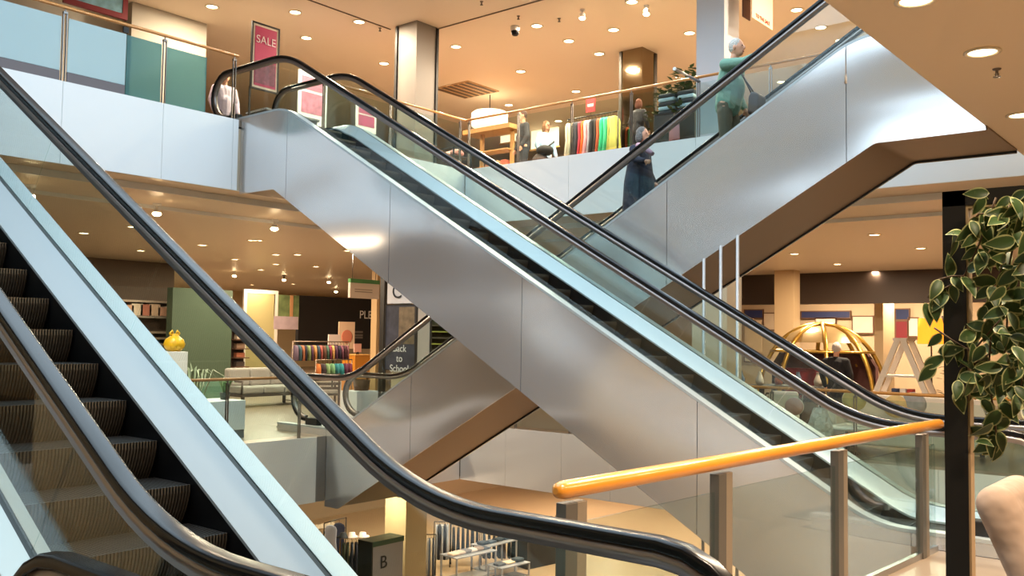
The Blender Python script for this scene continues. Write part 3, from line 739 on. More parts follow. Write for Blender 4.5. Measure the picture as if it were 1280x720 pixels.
# more upper floor furniture: lit drum lamp, wall light panels, wooden canopy unit, clothes table
p = W(612, 152, 0, 18.0)
t = thing('drum_pendant', 'large glowing white drum lamp above the wooden shop canopy', 'lamp', (p.x, p.y, p.z)); 
MB().lathe([(.0, .25), (.42, .25), (.48, .2), (.48, -.12), (.4, -.18), (0, -.18)], n=28).build('shade', mat('fff0cf', .5, emit=1.6), t); MB().tube([(0, 0, .25), (0, 0, 8.1-p.z)], .012, 6).build('cord', BLACK, t)
for i, (a, b) in enumerate((((626, 150), (660, 178)), ((664, 158), (697, 186)))):
    A = W(a[0], a[1], 0, 22.0); B = W(b[0], b[1], 0, 22.0)
    t = thing('light_panel', 'glowing wall panel %s the denim jacketed woman' % ('left of', 'right of')[i], 'lit panel', (22.0, (A.y+B.y)/2, (A.z+B.z)/2))
    w = abs(A.y-B.y)/2; h = abs(A.z-B.z)/2*.75
    MB().box(0, -w, -h, .06, w, h).build('panel', mat('ffe9c4', .5, emit=1.4), t); MB().box(-.01, -w-.04, -h-.05, .05, w+.04, -h).build('frame', mat('c49a63', .5), t)
A = W(603, 165, 0, 17.2); B = W(640, 205, 0, 17.2)
t = thing('display_unit', 'wooden canopy display unit left of the dark jacketed man', 'shop display', (17.2, (A.y+B.y)/2, UP)); w = abs(A.y-B.y)/2
H_ = A.z-UP
MB().box(-.3, -w-.15, H_-.08, .3, w+.4, H_+.03).build('canopy', mat('b98a52', .5), t)
for y in (-w, w): MB().box(-.04, y-.04, 0, .04, y+.04, H_-.08).build('post', mat('b5854e', .5), t)
for z in (.4, .8, 1.2): MB().box(-.2, -w, z, .2, w, z+.03).build('shelf', mat('c79b66', .5), t)
for i in range(6):
    o = MB().box(-.12, -.09, 0, .12, .09, .14).build('folded_shirt', mat(['e3d3c0', 'c77a6b', 'efe4d4', 'b4604c', 'dab48a', '8c5a48'][i], .8), None, .02)
    o.location = (17.2, (A.y+B.y)/2-w+.2+(i % 3)*.25, UP+(.43 if i < 3 else .83)); tag(o, '%s folded shirt on the %s shelf of the canopy unit' % (['cream', 'salmon', 'ivory', 'brick red', 'sand', 'brown'][i], 'lower' if i < 3 else 'middle'), 'shirt', 'folded shirts in the canopy unit')
p = W(600, 190, 0, 17.0)
t = thing('display_table', 'black framed table heaped with pink clothes near the void corner', 'display table', (15.6, p.y, UP))
for x in (-.3, .3):
    for y in (-.7, .7): MB().box(x-.015, y-.015, 0, x+.015, y+.015, .95).build('leg', BLACK, t)
MB().box(-.32, -.72, .78, .32, .72, .8).build('tabletop', mat('2a2420', .5), t)
mb = MB(); 
for y in (-.72, .72): mb.box(-.32, y-.01, .95, .32, y+.01, .97)
mb.box(-.32, -.72, .95, -.30, .72, .97); mb.build('rim', BLACK, t)
for i in range(6):
    o = MB().ell((0, 0, 0), (.2, .13, .09)).build('folded_clothes', mat(['c98f86', 'e3b3ab', 'a05d50', 'd9c7b8', 'c0706a', '8a6a5c'][i], .9, bump=.5, bscale=10), None)
    o.location = (15.6+random.uniform(-.1, .1), p.y-.58+i*.23, UP+.88); tag(o, '%s clothing heap, %s from the left on the black framed table' % (['rosy', 'pale pink', 'brown red', 'beige', 'coral', 'brown'][5-i], ORD[5-i]), 'clothing', 'heaps on the black framed table')
# plants and striped stacks beside the mirror column
def bush(label, loc, r, h, col='2f4a26', n=260):
    t = thing('potted_plant', label, 'plant', loc)
    MB().lathe([(0, 0), (.16, 0), (.2, .35), (.18, .35), (0, .32)], n=16).build('pot', mat('4a463f', .6), t)
    mb = MB()
    for i in range(n):
        a = random.uniform(0, 2*PI); el = random.uniform(-.2, 1.3); rr = r*random.uniform(.35, 1)
        c = Vector((rr*math.cos(a)*math.cos(el), rr*math.sin(a)*math.cos(el), h*.55+rr*math.sin(el)*h*.55/r)); d = Vector((math.cos(a), math.sin(a), random.uniform(-.3, .7))).normalized(); s = d.cross(Vector((0, 0, 1))).normalized()
        l = random.uniform(.12, .2)
        mb.add([c-d*l/2, c+s*l*.3+Vector((0, 0, .01)), c+d*l/2, c-s*l*.3+Vector((0, 0, .01))], [(0, 1, 2, 3)], True)
    mb.build('foliage', mat(col, .6), t); MB().tube([(0, 0, .3), (.02, .02, h*.6)], .02, 6).build('stem', mat('4d3b28', .8), t)
q1 = W(828, 135, 0, 15.0); bush('dark leafy plant right of the mirror column on the upper floor', (15.15, q1.y, UP), .42, q1.z-UP+.35)
q2 = W(856, 118, 0, 14.8); bush('taller spiky plant against the pale tall column', (14.8, q2.y, UP), .38, q2.z-UP+.45, '33522c')
for j, (px, lab) in enumerate(((838, 'left'), (862, 'right'))):
    q_ = W(px, 150, 0, 14.7)
    for i in range(5):
        o = MB().box(-.17, -.17, 0, .17, .17, .075).build('folded_towel', mat('9fc4d4' if i % 2 else '2c3a44', .8), None, .03)
        o.location = (14.7, q_.y, UP+.72+i*.078); tag(o, '%s folded towel, %s from the bottom of the %s towel stack' % ('pale blue' if i % 2 else 'dark', ORD[i], lab), 'towel', 'striped towel stacks beside the plants')
    t = thing('pedestal', 'dark pedestal under the %s towel stack' % lab, 'pedestal', (14.7, q_.y, UP)); MB().box(-.22, -.22, 0, .22, .22, .7).build('block', mat('3a3f42', .6), t, .01); MB().box(-.23, -.23, .7, .23, .23, .72).build('top', mat('23282a', .5), t)
q_ = W(843, 168, 0, 14.2)
o = garment_mesh('small').build('hanging_garment', mat('dba3b4', .8), None); o.location = (14.2, q_.y, q_.z+.3); o.rotation_euler = (0, 0, 1.2); tag(o, 'small pink garment hanging beside the woman on the crossing escalator', 'clothing')
MB().tube([(0, 0, -.02), (0, 0, .08)], .004, 5).build('hanger', BLACK, o)
t = thing('garment_stand', 'thin black stand holding the small pink garment', 'stand', (14.2, q_.y, UP)); MB().tube([(0, 0, .02), (0, 0, q_.z+.38-UP)], .012, 8).build('pole', BLACK, t); MB().lathe([(0, .02), (.15, .02), (.15, 0)], n=16).build('foot', BLACK, t)

# ------------------------------------------------------------------ banners and signs (upper floor)
def panel_x(name, label, cat, X, px0, py0, px1, py1, m_, frame=None, depth=.03, fw_=.03, zf=None, poles=False):
    """flat upright panel lying in a plane x = X between two photo corners"""
    A = W(px0, py0, 0, X); B = W(px1, py1, 0, X); yc = (A.y+B.y)/2; zc = (A.z+B.z)/2; w = abs(A.y-B.y)/2; h = abs(A.z-B.z)/2
    t = thing(name, label, cat, (X, yc, zc))
    MB().box(0, -w, -h, depth, w, h).build('panel', m_, t)
    if frame:
        mb = MB(); mb.box(-.01, -w-fw_, -h-fw_, depth+.01, -w, h+fw_); mb.box(-.01, w, -h-fw_, depth+.01, w+fw_, h+fw_); mb.box(-.01, -w, h, depth+.01, w, h+fw_); mb.box(-.01, -w, -h-fw_, depth+.01, w, -h)
        mb.build('frame', frame, t)
    return t, w, h
def panel_y(name, label, cat, Y, px0, py0, px1, py1, m_, frame=None, depth=.03, fw_=.03):
    A = W(px0, py0, 1, Y); B = W(px1, py1, 1, Y); xc = (A.x+B.x)/2; zc = (A.z+B.z)/2; w = abs(A.x-B.x)/2; h = abs(A.z-B.z)/2
    t = thing(name, label, cat, (xc, Y, zc))
    MB().box(-w, 0, -h, w, depth, h).build('panel', m_, t)
    if frame:
        mb = MB(); mb.box(-w-fw_, -.01, -h-fw_, -w, depth+.01, h+fw_); mb.box(w, -.01, -h-fw_, w+fw_, depth+.01, h+fw_); mb.box(-w, -.01, h, w, depth+.01, h+fw_); mb.box(-w, -.01, -h-fw_, w, depth+.01, -h)
        mb.build('frame', frame, t)
    return t, w, h
PINK = mat('c23468', .5); CREAM = mat('efe3cf', .55)
t, w, h = panel_y('sale_banner', 'pink SALE banner in a tall black frame behind the central escalator top', 'banner', 14.6, 317, 28, 346, 116, CREAM, BLACK, .02, .03)
MB().box(-w*.86, -.006, -h*.93, w*.86, -.001, h*.93).build('print', PINK, t)
MB().box(-w*.80, -.010, -h*.85, w*.80, -.007, -h*.15).build('photo_print', mat('8a4a66', .5, vary=.9, vscale=9), t)
text('lettering', 'SALE', .21, FACE((0, -.012, h*.52), '-y'), mat('f5dfe4', .5), t)
for sx in (-1, 1): MB().box(sx*(w+.03)-.015, 0, UP+.01-t.location.z, sx*(w+.03)+.015, .03, -h).build('leg', BLACK, t)
def picture_panel(label, Y, c, base, blob, words=None):
    t, w, h = panel_y('poster', label, 'poster', Y, *c, base)
    MB().box(-w*.8, -.006, -h*.6, w*.8, -.001, h*.2).build('print', mat(blob, .5, vary=.7, vscale=8), t)
    MB().box(-w*.9, .03, UP+.005-t.location.z, w*.9, .07, -h+.02).build('stand', STEEL_D, t)
    MB().box(-w*.8, -.006, h*.3, w*.8, -.001, h*.8).build('print', mat(blob, .5, vary=.3, vscale=14), t)
    return t, w, h
picture_panel('white and pink poster behind the far glass of the central escalator', 15.6, (374, 86, 408, 160), mat('e4e2ea', .5), 'c47a94')
t, w, h = picture_panel('white poster with magenta print right of the grey counter', 15.2, (446, 128, 470, 168), mat('ece4e6', .5), 'b8356a')
t, w, h = panel_y('wall_screen', 'blue and white wave picture in a dark red frame at top left', 'picture', 16.5, 88, -32, 153, 17, mat('7fb0cc', .4, vary=.8, vscale=5), mat('7d1f2a', .5), .04, .1)
slab('wall_partition', [(W(165, 20, 1, 16.8).x, 16.8, UP, W(259, 20, 1, 16.8).x, 17.0, W(259, 10, 1, 16.8).z)], mat('a8a294', .6))
slab('wall_partition_low', [(W(-60, 20, 1, 17.4).x, 17.4, UP, W(165, 20, 1, 17.4).x, 17.6, 8.1)], mat('d9d4c8', .6))
q_ = W(455, 145, 0, 12.2)
t = thing('service_counter', 'low grey counter behind the top of the central escalator', 'counter', (10.9, 14.9, UP)); MB().box(-.6, -.3, 0, .6, .3, .85).build('carcass', mat('5c6264', .5), t, .01); MB().box(-.63, -.33, .85, .63, .33, .89).build('top', mat('80878a', .4), t)
# hanging paper banner at top right, brown panel next to it
t, w, h = panel_y('hanging_banner', 'cream hanging banner with red sale wording behind the man in green', 'banner', 6.6, 940, -20, 966, 38, mat('f3d3b2', .6), None, .01)
text('lettering', 'TO THE SALE', .095, FACE((0, -.008, -h*.75), '-y'), mat('b52a28', .5), t)
MB().tube([(0, 0, h), (0, 0, 8.1-t.location.z)], .006, 6).build('cord', BLACK, t)
t, w, h = panel_y('hanging_banner', 'dark brown hanging panel left of the cream sale banner', 'banner', 6.75, 929, -20, 938, 26, mat('5a2c1c', .6), None, .02)
MB().tube([(0, 0, h), (0, 0, 8.1-t.location.z)], .006, 6).build('cord', BLACK, t)
# low lit shelves behind the escalator top, upper floor
t, w, h = panel_y('wall_shelving', 'pale lit shelving wall low behind the SALE banner', 'shelving', 24, 262, 92, 345, 140, mat('f2dfbf', .5))
for i in range(4): MB().box(-w, -.3, -h+i*h*.5, w, 0, -h+i*h*.5+.05).build('shelf', mat('b89a70', .6), t)

# ------------------------------------------------------------------ middle floor, left of the escalators
def standing(t, zc): pass
slab('wall_green', [(W(215, 400, 1, 24).x, 24, 0, W(290, 400, 1, 24).x, 24.3, W(250, 361, 1, 24).z)], mat('4d5b49', .7))
slab('wall_brown', [(W(60, 400, 1, 26).x, 26, 0, W(216, 400, 1, 26).x, 26.3, 3.84)], mat('6b5644', .7))
t, w, h = panel_y('shelving_unit', 'brown wall shelving with rosy boxes left of the green wall', 'shelving', 25.2, 130, 356, 214, 445, mat('59493c', .7))
for i, (z, c) in enumerate(((h*.60, 'b8a595'), (h*.16, '8e8175'), (-h*.28, '9c8a76'), (-h*.45, '9c8a76'), (-h*.62, '9c8a76'))): MB().box(-w, -.45, z-.06, w, 0, z).build('shelf', mat(c, .6), t)
bx = t.location
for i in range(7):
    o = MB().box(-.17, -.15, 0, .17, .15, random.uniform(.25, .36)).build('storage_box', mat(['c98a72', 'd3a58c', 'e0cbb4', 'b5705c', 'd9b59a', 'c7957c', 'e3d2bd'][i], .7), None, .01)
    o.location = (bx.x-w*.75+i*w*.25, bx.y-.25, bx.z+h*.16+.002); tag(o, '%s box, %s from the left on the brown wall shelving' % (['terracotta', 'tan', 'cream', 'brick', 'sand', 'rosy', 'ivory'][i], ORD[i]), 'box', 'boxes on the brown shelving')
t, w, h = panel_y('bookcase', 'narrow brown bookcase at the right edge of the green wall', 'bookcase', 24.6, 289, 395, 304, 470, mat('3d2820', .7))
for i in range(7):
    MB().box(-w, -.3, -h+i*h*.3, w, 0, -h+i*h*.3+.03).build('shelf', mat('6d4a38', .6), t)
for i in range(6):
    o = MB().box(-w*.6, -.2, 0, w*.6, -.03, .14).build('basket', mat(['a88a78', '5c4a44', 'b4684c', '93705c', 'd0b8a4', '7a4c3c'][i], .7), None, .01)
    o.location = (t.location.x, t.location.y, t.location.z-h+i*h*.3+.035); tag(o, '%s basket on the %s shelf from the floor of the narrow bookcase' % (['greyish', 'dark', 'rust', 'brown', 'cream', 'chestnut'][i], ORD[i]), 'basket', 'baskets in the narrow bookcase')
t, w, h = panel_y('display_board', 'olive cream board with a white frame beside the lifestyle photo', 'board', 26.0, 309, 366, 341, 476, mat('b8ab76', .6), mat('e8dccb', .6), .05, .12)
t, w, h = panel_y('photo_poster', 'garden terrace photo print left of the black wall', 'poster', 26.0, 343, 368, 373, 412, mat('6c7a4c', .6, vary=.9, vscale=3), None, .06)
MB().box(-w, -.012, -h, w*.95, -.002, -h*.25).build('print', mat('b9a3a8', .6, vary=.3, vscale=3), t); MB().box(w*.25, -.014, -h*.25, w*.5, -.002, h).build('print', mat('c08a5c', .6), t)
t, w, h = panel_y('black_wall_sign', 'black shop wall with the white letters PLE behind the clothes rack', 'sign wall', 26.2, 374, 369, 466, 436, mat('17110e', .6), None, .15)
text('lettering', 'PLE', .42, FACE((W(457, 395, 1, 26.2).x-t.location.x, -.01, W(457, 394, 1, 26.2).z-t.location.z), '-y'), mat('f2ece4', .5), t)
bx0 = W(447, 415, 1, 26.2).x-t.location.x
for zz_ in (415, 419, 422): MB().box(bx0-.3, -.008, W(449, zz_, 1, 26.2).z-t.location.z-.035, bx0+.25, -.001, W(449, zz_, 1, 26.2).z-t.location.z+.035).build('print_line', mat('6f655c', .5), t)
def easel_board(label, Y, c, base, col2):
    t, w, h = panel_y('framed_poster', label, 'poster', Y, *c, base, None, .04)
    if col2: MB().ell((0, -.01, -h*.1), (w*.7, .008, h*.5)).build('print', mat(col2, .6), t)
    MB().box(-.02, .04, -t.location.z+.01, .02, .07, -h).build('stand', BLACK, t)
    return t
easel_board('peach poster with coral blossom before the black wall', 24.0, (424, 402, 443, 436), mat('eccaa8', .55), 'dd8468')
easel_board('small blank white board left of the coral poster', 23.0, (411, 418, 425, 431), mat('ecdcd4', .55), None)
t, w, h = panel_y('hanging_sign', 'white hanging sign with a green top edge above the rack', 'sign', 17.6, 438, 353, 474, 374, mat('e6d8cc', .55), None, .08)
MB().box(-w, -.01, h, w, .09, h+.1).build('green_edge', mat('4a8a4c', .5), t)
for z_ in (.15, -.15): MB().box(-w*.7, -.006, h*z_-.012, w*.5, -.001, h*z_+.012).build('print', mat('a89a8e', .6), t)
for sx in (-1, 1): MB().tube([(sx*w*.8, .04, h), (sx*w*.8, .04, 3.85-t.location.z)], .008, 6).build('cord', BLACK, t)
p = onfloor(446, 444, 1.02, 0); p = W(446, 444, 1, 21.5)
t = thing('till_counter', 'orange yellow till counter before the black wall', 'counter', (p.x, 21.5, 0)); MB().box(-.32, -.3, 0, .32, .3, p.z).build('carcass', mat('c07a1e', .5), t, .01); MB().box(-.34, -.32, p.z, .34, .32, p.z+.03).build('top', mat('d8a254', .5), t)
t2 = thing('till_screen', 'small pink till screen on the orange counter', 'screen', (p.x+.02, 21.5, p.z+.03)); MB().box(-.14, -.02, .06, .14, .02, .32).build('display', mat('d9a79c', .5), t2); MB().box(-.03, -.03, 0, .03, .03, .07).build('stand', BLACK, t2)
# patterned clothes racks (two tiers)
A = W(366, 432, 1, 19.6); B = W(436, 432, 1, 19.6); Lr = (B-A).length; cen = ((A.x+B.x)/2, 19.6, 0)
clothes_rack('long clothes rack of patterned swimwear before the black wall', cen, 0, Lr, 1.55, m_=mat('8a7a68', .4, .6))
pc_ = ['6a5a6c', '3c5a64', 'a86a4c', '2c2c3c', '7a8a5c', '5a3a54', 'c08a54', '3a4a5c', 'b05a54', '6c4a3c', '4c6a5c', '8a3a54', 'd0a060', '54344c', '302838', '7a4a5c', '4c2c34', '84545c']
pn_ = ['mauve', 'blue grey', 'rust', 'navy', 'olive', 'plum', 'amber', 'slate', 'coral', 'brown', 'sea green', 'berry', 'yellow', 'purple', 'ink', 'rose', 'maroon', 'dusky']
hang(cen, 0, Lr, 1.55, pc_, pn_, 'small', 'upper tier of the patterned rack', 'patterned garments, upper tier')
A = W(392, 447, 1, 19.2); B = W(437, 447, 1, 19.2); Lr = (B-A).length; cen2 = ((A.x+B.x)/2, 19.1, 0); H2 = 1.08
clothes_rack('lower front rack of teal and plum garments', cen2, 0, Lr, H2, m_=mat('8a7a68', .4, .6))
hang(cen2, 0, Lr, H2, ['c07038', '3c3438', '7a9a6c', '6a9a70', '2c7a84', '2e8790', '5a2c48', '6a2c44'], ['orange', 'charcoal', 'sage', 'leaf green', 'teal', 'turquoise', 'plum', 'wine'], 'small', 'lower patterned rack', 'patterned garments, lower rack')
# pale garden sofa + slatted chair
sp = W(330, 506, 2, 0)
t = thing('garden_sofa', 'pale grey cushioned garden sofa behind the middle railing', 'sofa', (sp.x, sp.y, 0), 0); FAB = mat('a39d98', .9, bump=.1, bscale=30); DW = mat('4b4039', .6)
for x in (-.85, .85):
    for y in (-.35, .35): MB().box(x-.03, y-.03, 0, x+.03, y+.03, .26).build('leg', DW, t)
MB().box(-.92, -.42, .24, .92, .42, .30).build('frame', DW, t)
for i, x in enumerate((-.6, 0, .6)):
    MB().box(x-.295, -.42, .30, x+.295, .3, .48).build('seat_cushion', FAB, t, .05, 3); MB().box(x-.295, .15, .46, x+.295, .40, .9).build('back_cushion', FAB, t, .06, 3)
for x in (-.92, .92): MB().tube([(x, -.4, .3), (x, -.42, .6), (x, .3, .62), (x, .4, .3)], .025, 8).build('armrest', DW, t)
def slat_chair(label, loc, rz, cush='c4beb8'):
    t = thing('garden_chair', label, 'chair', loc, rz)
    for x in (-.3, .3):
        for y in (-.3, .3): MB().box(x-.022, y-.022, 0, x+.022, y+.022, .60 if y < 0 else .85).build('leg', DW, t)
    MB().box(-.3, -.3, .34, .3, .3, .38).build('seat', DW, t); MB().box(-.28, -.3, .38, .28, .26, .48).build('cushion', mat(cush, .9), t, .03, 3)
    for x in (-.3, .3): MB().box(x-.03, -.32, .60, x+.03, .32, .63).build('armrest', DW, t)
    for i in range(4): MB().box(-.3, .29, .48+i*.1, .3, .31, .54+i*.1).build('back_slat', DW, t)
    return t
sp = W(357, 508, 2, 0); slat_chair('dark slatted garden chair right of the pale sofa', (sp.x+.1, sp.y-1.3, 0), 2.6)
# white plinths, yellow vase, small plants, pale green screen
q_ = W(276, 520, 1, 13.3); A = W(250, 503, 1, 13.3); B = W(307, 503, 1, 13.3)
t = thing('plinth', 'low white plinth on a grey base behind the middle railing', 'plinth', ((A.x+B.x)/2, 13.65, 0)); w = (B.x-A.x)/2; MB().box(-w, -.35, .14, w, .35, A.z).build('block', mat('f1f3f4', .5), t, .005); MB().box(-w+.0, -.33, 0, w-.0, .33, .14).build('base', mat('6d7277', .6), t)
A = W(196, 440, 1, 14.4); B = W(239, 440, 1, 14.4)
t = thing('plinth', 'tall white plinth carrying the yellow vase', 'plinth', ((A.x+B.x)/2, 14.8, 0)); w = (B.x-A.x)/2; MB().box(-w, -.3, .1, w, .3, A.z).build('block', mat('e6e6e6', .5), t, .005); MB().box(-w+.02, -.28, 0, w-.02, .28, .1).build('base', mat('6d7277', .6), t)
vz = A.z; vx = W(216, 430, 1, 14.8).x
t = thing('vase', 'round yellow vase with two small lugs on the tall plinth', 'vase', (vx, 14.75, vz))
k = .95
MB().lathe([(0, 0), (.1*k, 0), (.17*k, .06), (.19*k, .13), (.16*k, .21), (.09*k, .26), (.06*k, .29), (.07*k, .31), (.05*k, .31), (.04*k, .27)], n=24).build('body', mat('d9ac20', .35), t)
for sx in (-1, 1): MB().tube([(sx*.05, 0, .25), (sx*.09, 0, .32), (sx*.05, 0, .36), (sx*.03, 0, .31)], .018, 8).build('lug', mat('d9ac20', .35), t)
def grass_plant(label, loc, h=.4, n=26, col='5a7a4a', pot='3d4238'):
    t = thing('potted_plant', label, 'plant', loc)
    MB().lathe([(0, 0), (.07, 0), (.09, .12), (0, .11)], n=14).build('pot', mat(pot, .6), t)
    mb = MB()
    for i in range(n):
        a = random.uniform(0, 2*PI); r = random.uniform(.1, .3)*h/.4; s = Vector((-math.sin(a), math.cos(a), 0))*.012
        p0 = Vector((.03*math.cos(a), .03*math.sin(a), .1)); p1 = p0+Vector((r*.5*math.cos(a), r*.5*math.sin(a), h*.8)); p2 = p0+Vector((r*math.cos(a), r*math.sin(a), h*random.uniform(.5, .9)))
        mb.add([p0-s, p0+s, p1+s*1.4, p1-s*1.4, p2], [(0, 1, 2, 3), (3, 2, 4)], True)
    mb.build('leaves', mat(col, .6), t); return t
A = W(283, 500, 1, 13.6); grass_plant('small spiky green plant on the low white plinth', (A.x, 13.65, W(250, 503, 1, 13.3).z), .28)
A = W(247, 470, 1, 15.2); grass_plant('pale feathery plant standing behind the tall white plinth', (A.x+.1, 15.5, 0), 1.2, 40, '8a9c84'); 
A = W(170, 430, 1, 15.2); grass_plant('dark strappy plant left of the yellow vase', (A.x-.1, 16.0, 0), 1.5, 40, '30382c')
t, w, h = panel_y('glass_screen', 'pale green glass screen behind the low plinth', 'screen', 16.2, 236, 474, 278, 512, glass_mat('cfe6d8', haze=.35, hcol='b4d4c4'), None, .012)
MB().box(-w, -.02, -t.location.z, w, .03, -h).build('base', STEEL_D, t)
t, w, h = panel_x('school_poster', 'Back to School poster on the middle floor column', 'poster', 12.74, 483, 382, 518, 463, mat('3c3f4e', .5, vary=.9, vscale=5), mat('1c1a1c', .5), .04, .02)
MB().box(-.005, -w*.95, -h*.2, -.001, w*.1, h*.95).build('print', mat('7a6a54', .6, vary=.8, vscale=7), t)
text('lettering', 'Back\nto\nSchool', .20, FACE((-.012, 0, -h*.66), '-x'), mat('f1f1f1', .5), t)
t, w, h = panel_x('letter_sign', 'white sign with a dark letter C above the school poster', 'sign', 12.72, 485, 330, 518, 379, mat('dde0ea', .5), None, .05)
text('lettering', 'C', .42, FACE((-.012, w*.25, -h*.42), '-x'), mat('1c2230', .5), t)
t, w, h = panel_x('cream_panel', 'tall cream panel with a black edge right of the school poster', 'panel', 11.95, 0, 0, 1, 1, CREAM) if False else (None, 0, 0)
A = W(520, 430, 1, 13.1); B = W(536, 430, 1, 13.1)
t = thing('notice_board', 'cream upright board with a black edge beside the school poster', 'board', ((A.x+B.x)/2, 13.08, 0)); w = (B.x-A.x)/2
MB().box(-w, 0, .05, w, .04, 2.3).build('board', CREAM, t); MB().box(w, -.01, 0, w+.05, .05, 2.35).build('edge_post', BLACK, t)
A = W(556, 415, 0, 18.5)
t = thing('shelving_unit', 'shelf of yellow green striped goods behind the crossing escalator', 'shelving', (18.5, A.y, 0))
for i in range(7): MB().box(-.2, -.9, 1.0+i*.17, .2, .9, 1.03+i*.17).build('shelf', mat('8c9a3c' if i % 2 else '3c3a2c', .6), t)
MB().box(.2, -.95, 0, .24, .95, 2.3).build('back', mat('3a3c2a', .7), t)
for sx in (-1, 1): MB().box(-.2, sx*.92-.02, 0, .2, sx*.92+.02, 2.3).build('side', mat('4a4a34', .7), t)
A = W(449, 497, 1, 14.3)
t = thing('plinth', 'white plinth beside the foot of the crossing escalator', 'plinth', (A.x, 14.3, 0)); MB().box(-.28, -.25, .06, .28, .25, .62).build('block', mat('e8e8ea', .5), t, .005); MB().box(-.26, -.23, 0, .26, .23, .06).build('base', STEEL_D, t)
t = thing('basket', 'brown wicker basket on the white plinth by the crossing escalator', 'basket', (A.x+.05, 14.3, .62)); MB().lathe([(0, 0), (.14, 0), (.18, .22), (.16, .22), (.13, .03)], n=18).build('body', mat('6d4a32', .8, bump=.6, bscale=60), t); MB().tube([(-.16, 0, .2), (-.1, 0, .36), (.1, 0, .36), (.16, 0, .2)], .012, 8).build('handle', mat('5a3a26', .8), t)

# ------------------------------------------------------------------ middle floor, right store
# gold dome display
GOLD = mat('c9a04a', .28, .9)
gx = 20.5; L_ = W(955, 470, 0, gx); R_ = W(1106, 470, 0, gx); cy = (L_.y+R_.y)/2; Rr = (L_.y-R_.y)/2; zt = W(1030, 405, 0, gx).z
t = thing('dome_pavilion', 'golden ribbed dome pavilion with a red interior in the right-hand store', 'display dome', (gx, cy, 0))
zc0 = .2
for i in range(8):
    a = i*PI/4+.45; pts = []
    for k_ in range(15):
        th = PI/2*k_/14; pts.append((Rr*math.cos(th)*math.cos(a)*1.0, Rr*math.cos(th)*math.sin(a), zc0+(zt-zc0)*math.sin(th)**.85))
    pts = [(pts[0][0], pts[0][1], 0)]+pts
    MB().tube(pts, .05, 8).build('rib', GOLD, t)
prof = [(Rr*.62, zt-.42), (Rr*.5, zt-.22), (Rr*.3, zt-.08), (.0, zt-.02)]
MB().lathe(prof, n=36).build('roof_cap', mat('b59a6c', .3, .6), t)
MB().tube([(Rr*.8*math.cos(a*PI/18), Rr*.8*math.sin(a*PI/18), zt-.62) for a in range(36)], .03, 6, closed=True).build('ring', GOLD, t)
MB().lathe([(Rr*.97, 0), (Rr*.97, .45), (Rr*.93, .45), (Rr*.93, 0)], n=40).build('base_wall', mat('4c3a30', .5), t)
mb = MB(); n0 = 28
for i in range(n0):   # rear half backdrop
    pass
vs = []; 
for i in range(n0+1):
    a = -PI/2+PI*i/n0
    for z_ in (.45, 1.2, zt-.6): vs.append(((Rr*.86 if z_ < 1.5 else Rr*.7)*math.cos(a), (Rr*.86 if z_ < 1.5 else Rr*.7)*math.sin(a), z_))
mb.add(vs, [(3*i+k_, 3*i+3+k_, 3*i+4+k_, 3*i+1+k_) for i in range(n0) for k_ in range(2)], True)
mb.build('backdrop', mat('52302a', .6, vary=.9, vscale=3), t)
MB().box(-.3, -.05*Rr, .0, -.2, .55*Rr, 1.15).build('red_seat_back', mat('7c1f24', .8), t, .05, 3)
MB().box(-.6, -.1*Rr, .0, -.2, .6*Rr, .48).build('bench', mat('3a2a28', .8), t, .05, 3)
# white A-frame ladder
A = W(1130, 405, 0, 17.0); A2 = W(1103, 486, 0, 17.0); B2 = W(1158, 486, 0, 17.0); zt = W(1130, 424, 0, 17.0).z
t = thing('step_ladder', 'white wooden A-frame shelf ladder right of the golden dome', 'ladder', (17.0, A.y, 0)); WH = mat('eadccb', .55)
hw2 = abs(A2.y-A.y)*1.0; zt = A.z if False else zt
dz = A2.z; sl = (A2.y-A.y)/(zt-dz)
for x in (-.22, .22):
    for sg in (-1, 1):
        yb = sg*sl*zt; MB().prism([(yb-.05, 0), (yb+.05, 0), (.04*sg+.05, zt), (.04*sg-.05, zt)], x-.025, x+.025).build('leg', WH, t)
for z_ in (.35, .75, 1.15):
    wy = sl*(zt-z_)+.05; MB().box(-.26, -wy, z_, .26, wy, z_+.035).build('shelf', WH, t)
MB().box(-.26, -.12, zt-.03, .26, .12, zt+.02).build('top_step', WH, t)
for i, (y_, c, n_) in enumerate(((.12, '2b3a60', 'navy'), (-.02, 'f0e6dc', 'white'), (-.14, 'b23a30', 'red'))):
    o = MB().box(-.08, -.05, 0, .08, .05, .16).build('gift_box', mat(c, .6), None, .008); o.location = (16.9, A.y+y_, .787); tag(o, '%s small box on the white ladder shelf' % n_, 'box', 'boxes on the white ladder')
# glowing lamp
A = W(1164, 414, 0, 18.0); t = thing('table_lamp', 'glowing amber drum lamp beside the black frame', 'lamp', (18.0, A.y, 0)); s_ = abs(W(1148, 414, 0, 18.0).y-W(1182, 414, 0, 18.0).y)/2; hh_ = abs(W(1164, 398, 0, 18.0).z-W(1164, 430, 0, 18.0).z)/2
MB().lathe([(s_*.92, A.z+hh_), (s_, A.z-hh_), (s_*.97, A.z-hh_), (s_*.9, A.z+hh_)], n=28).build('lamp_shade', mat('ff9f28', .6, emit=1.5), t); MB().ell((0, 0, A.z), (.07, .07, .09)).build('bulb', mat('ffdf9a', .5, emit=14), t)
MB().tube([(0, 0, .75), (0, 0, A.z-.05)], .015, 8).build('stem', BLACK, t); MB().lathe([(0, .77), (.14, .77), (.14, .75), (0, .75)], n=18).build('base', BLACK, t)
t = thing('side_table', 'dark table under the amber lamp', 'table', (18.0, A.y, 0)); MB().box(-.3, -.3, .71, .3, .3, .75).build('tabletop', DW, t)
for x in (-.26, .26):
    for y in (-.26, .26): MB().box(x-.02, y-.02, 0, x+.02, y+.02, .71).build('leg', DW, t)
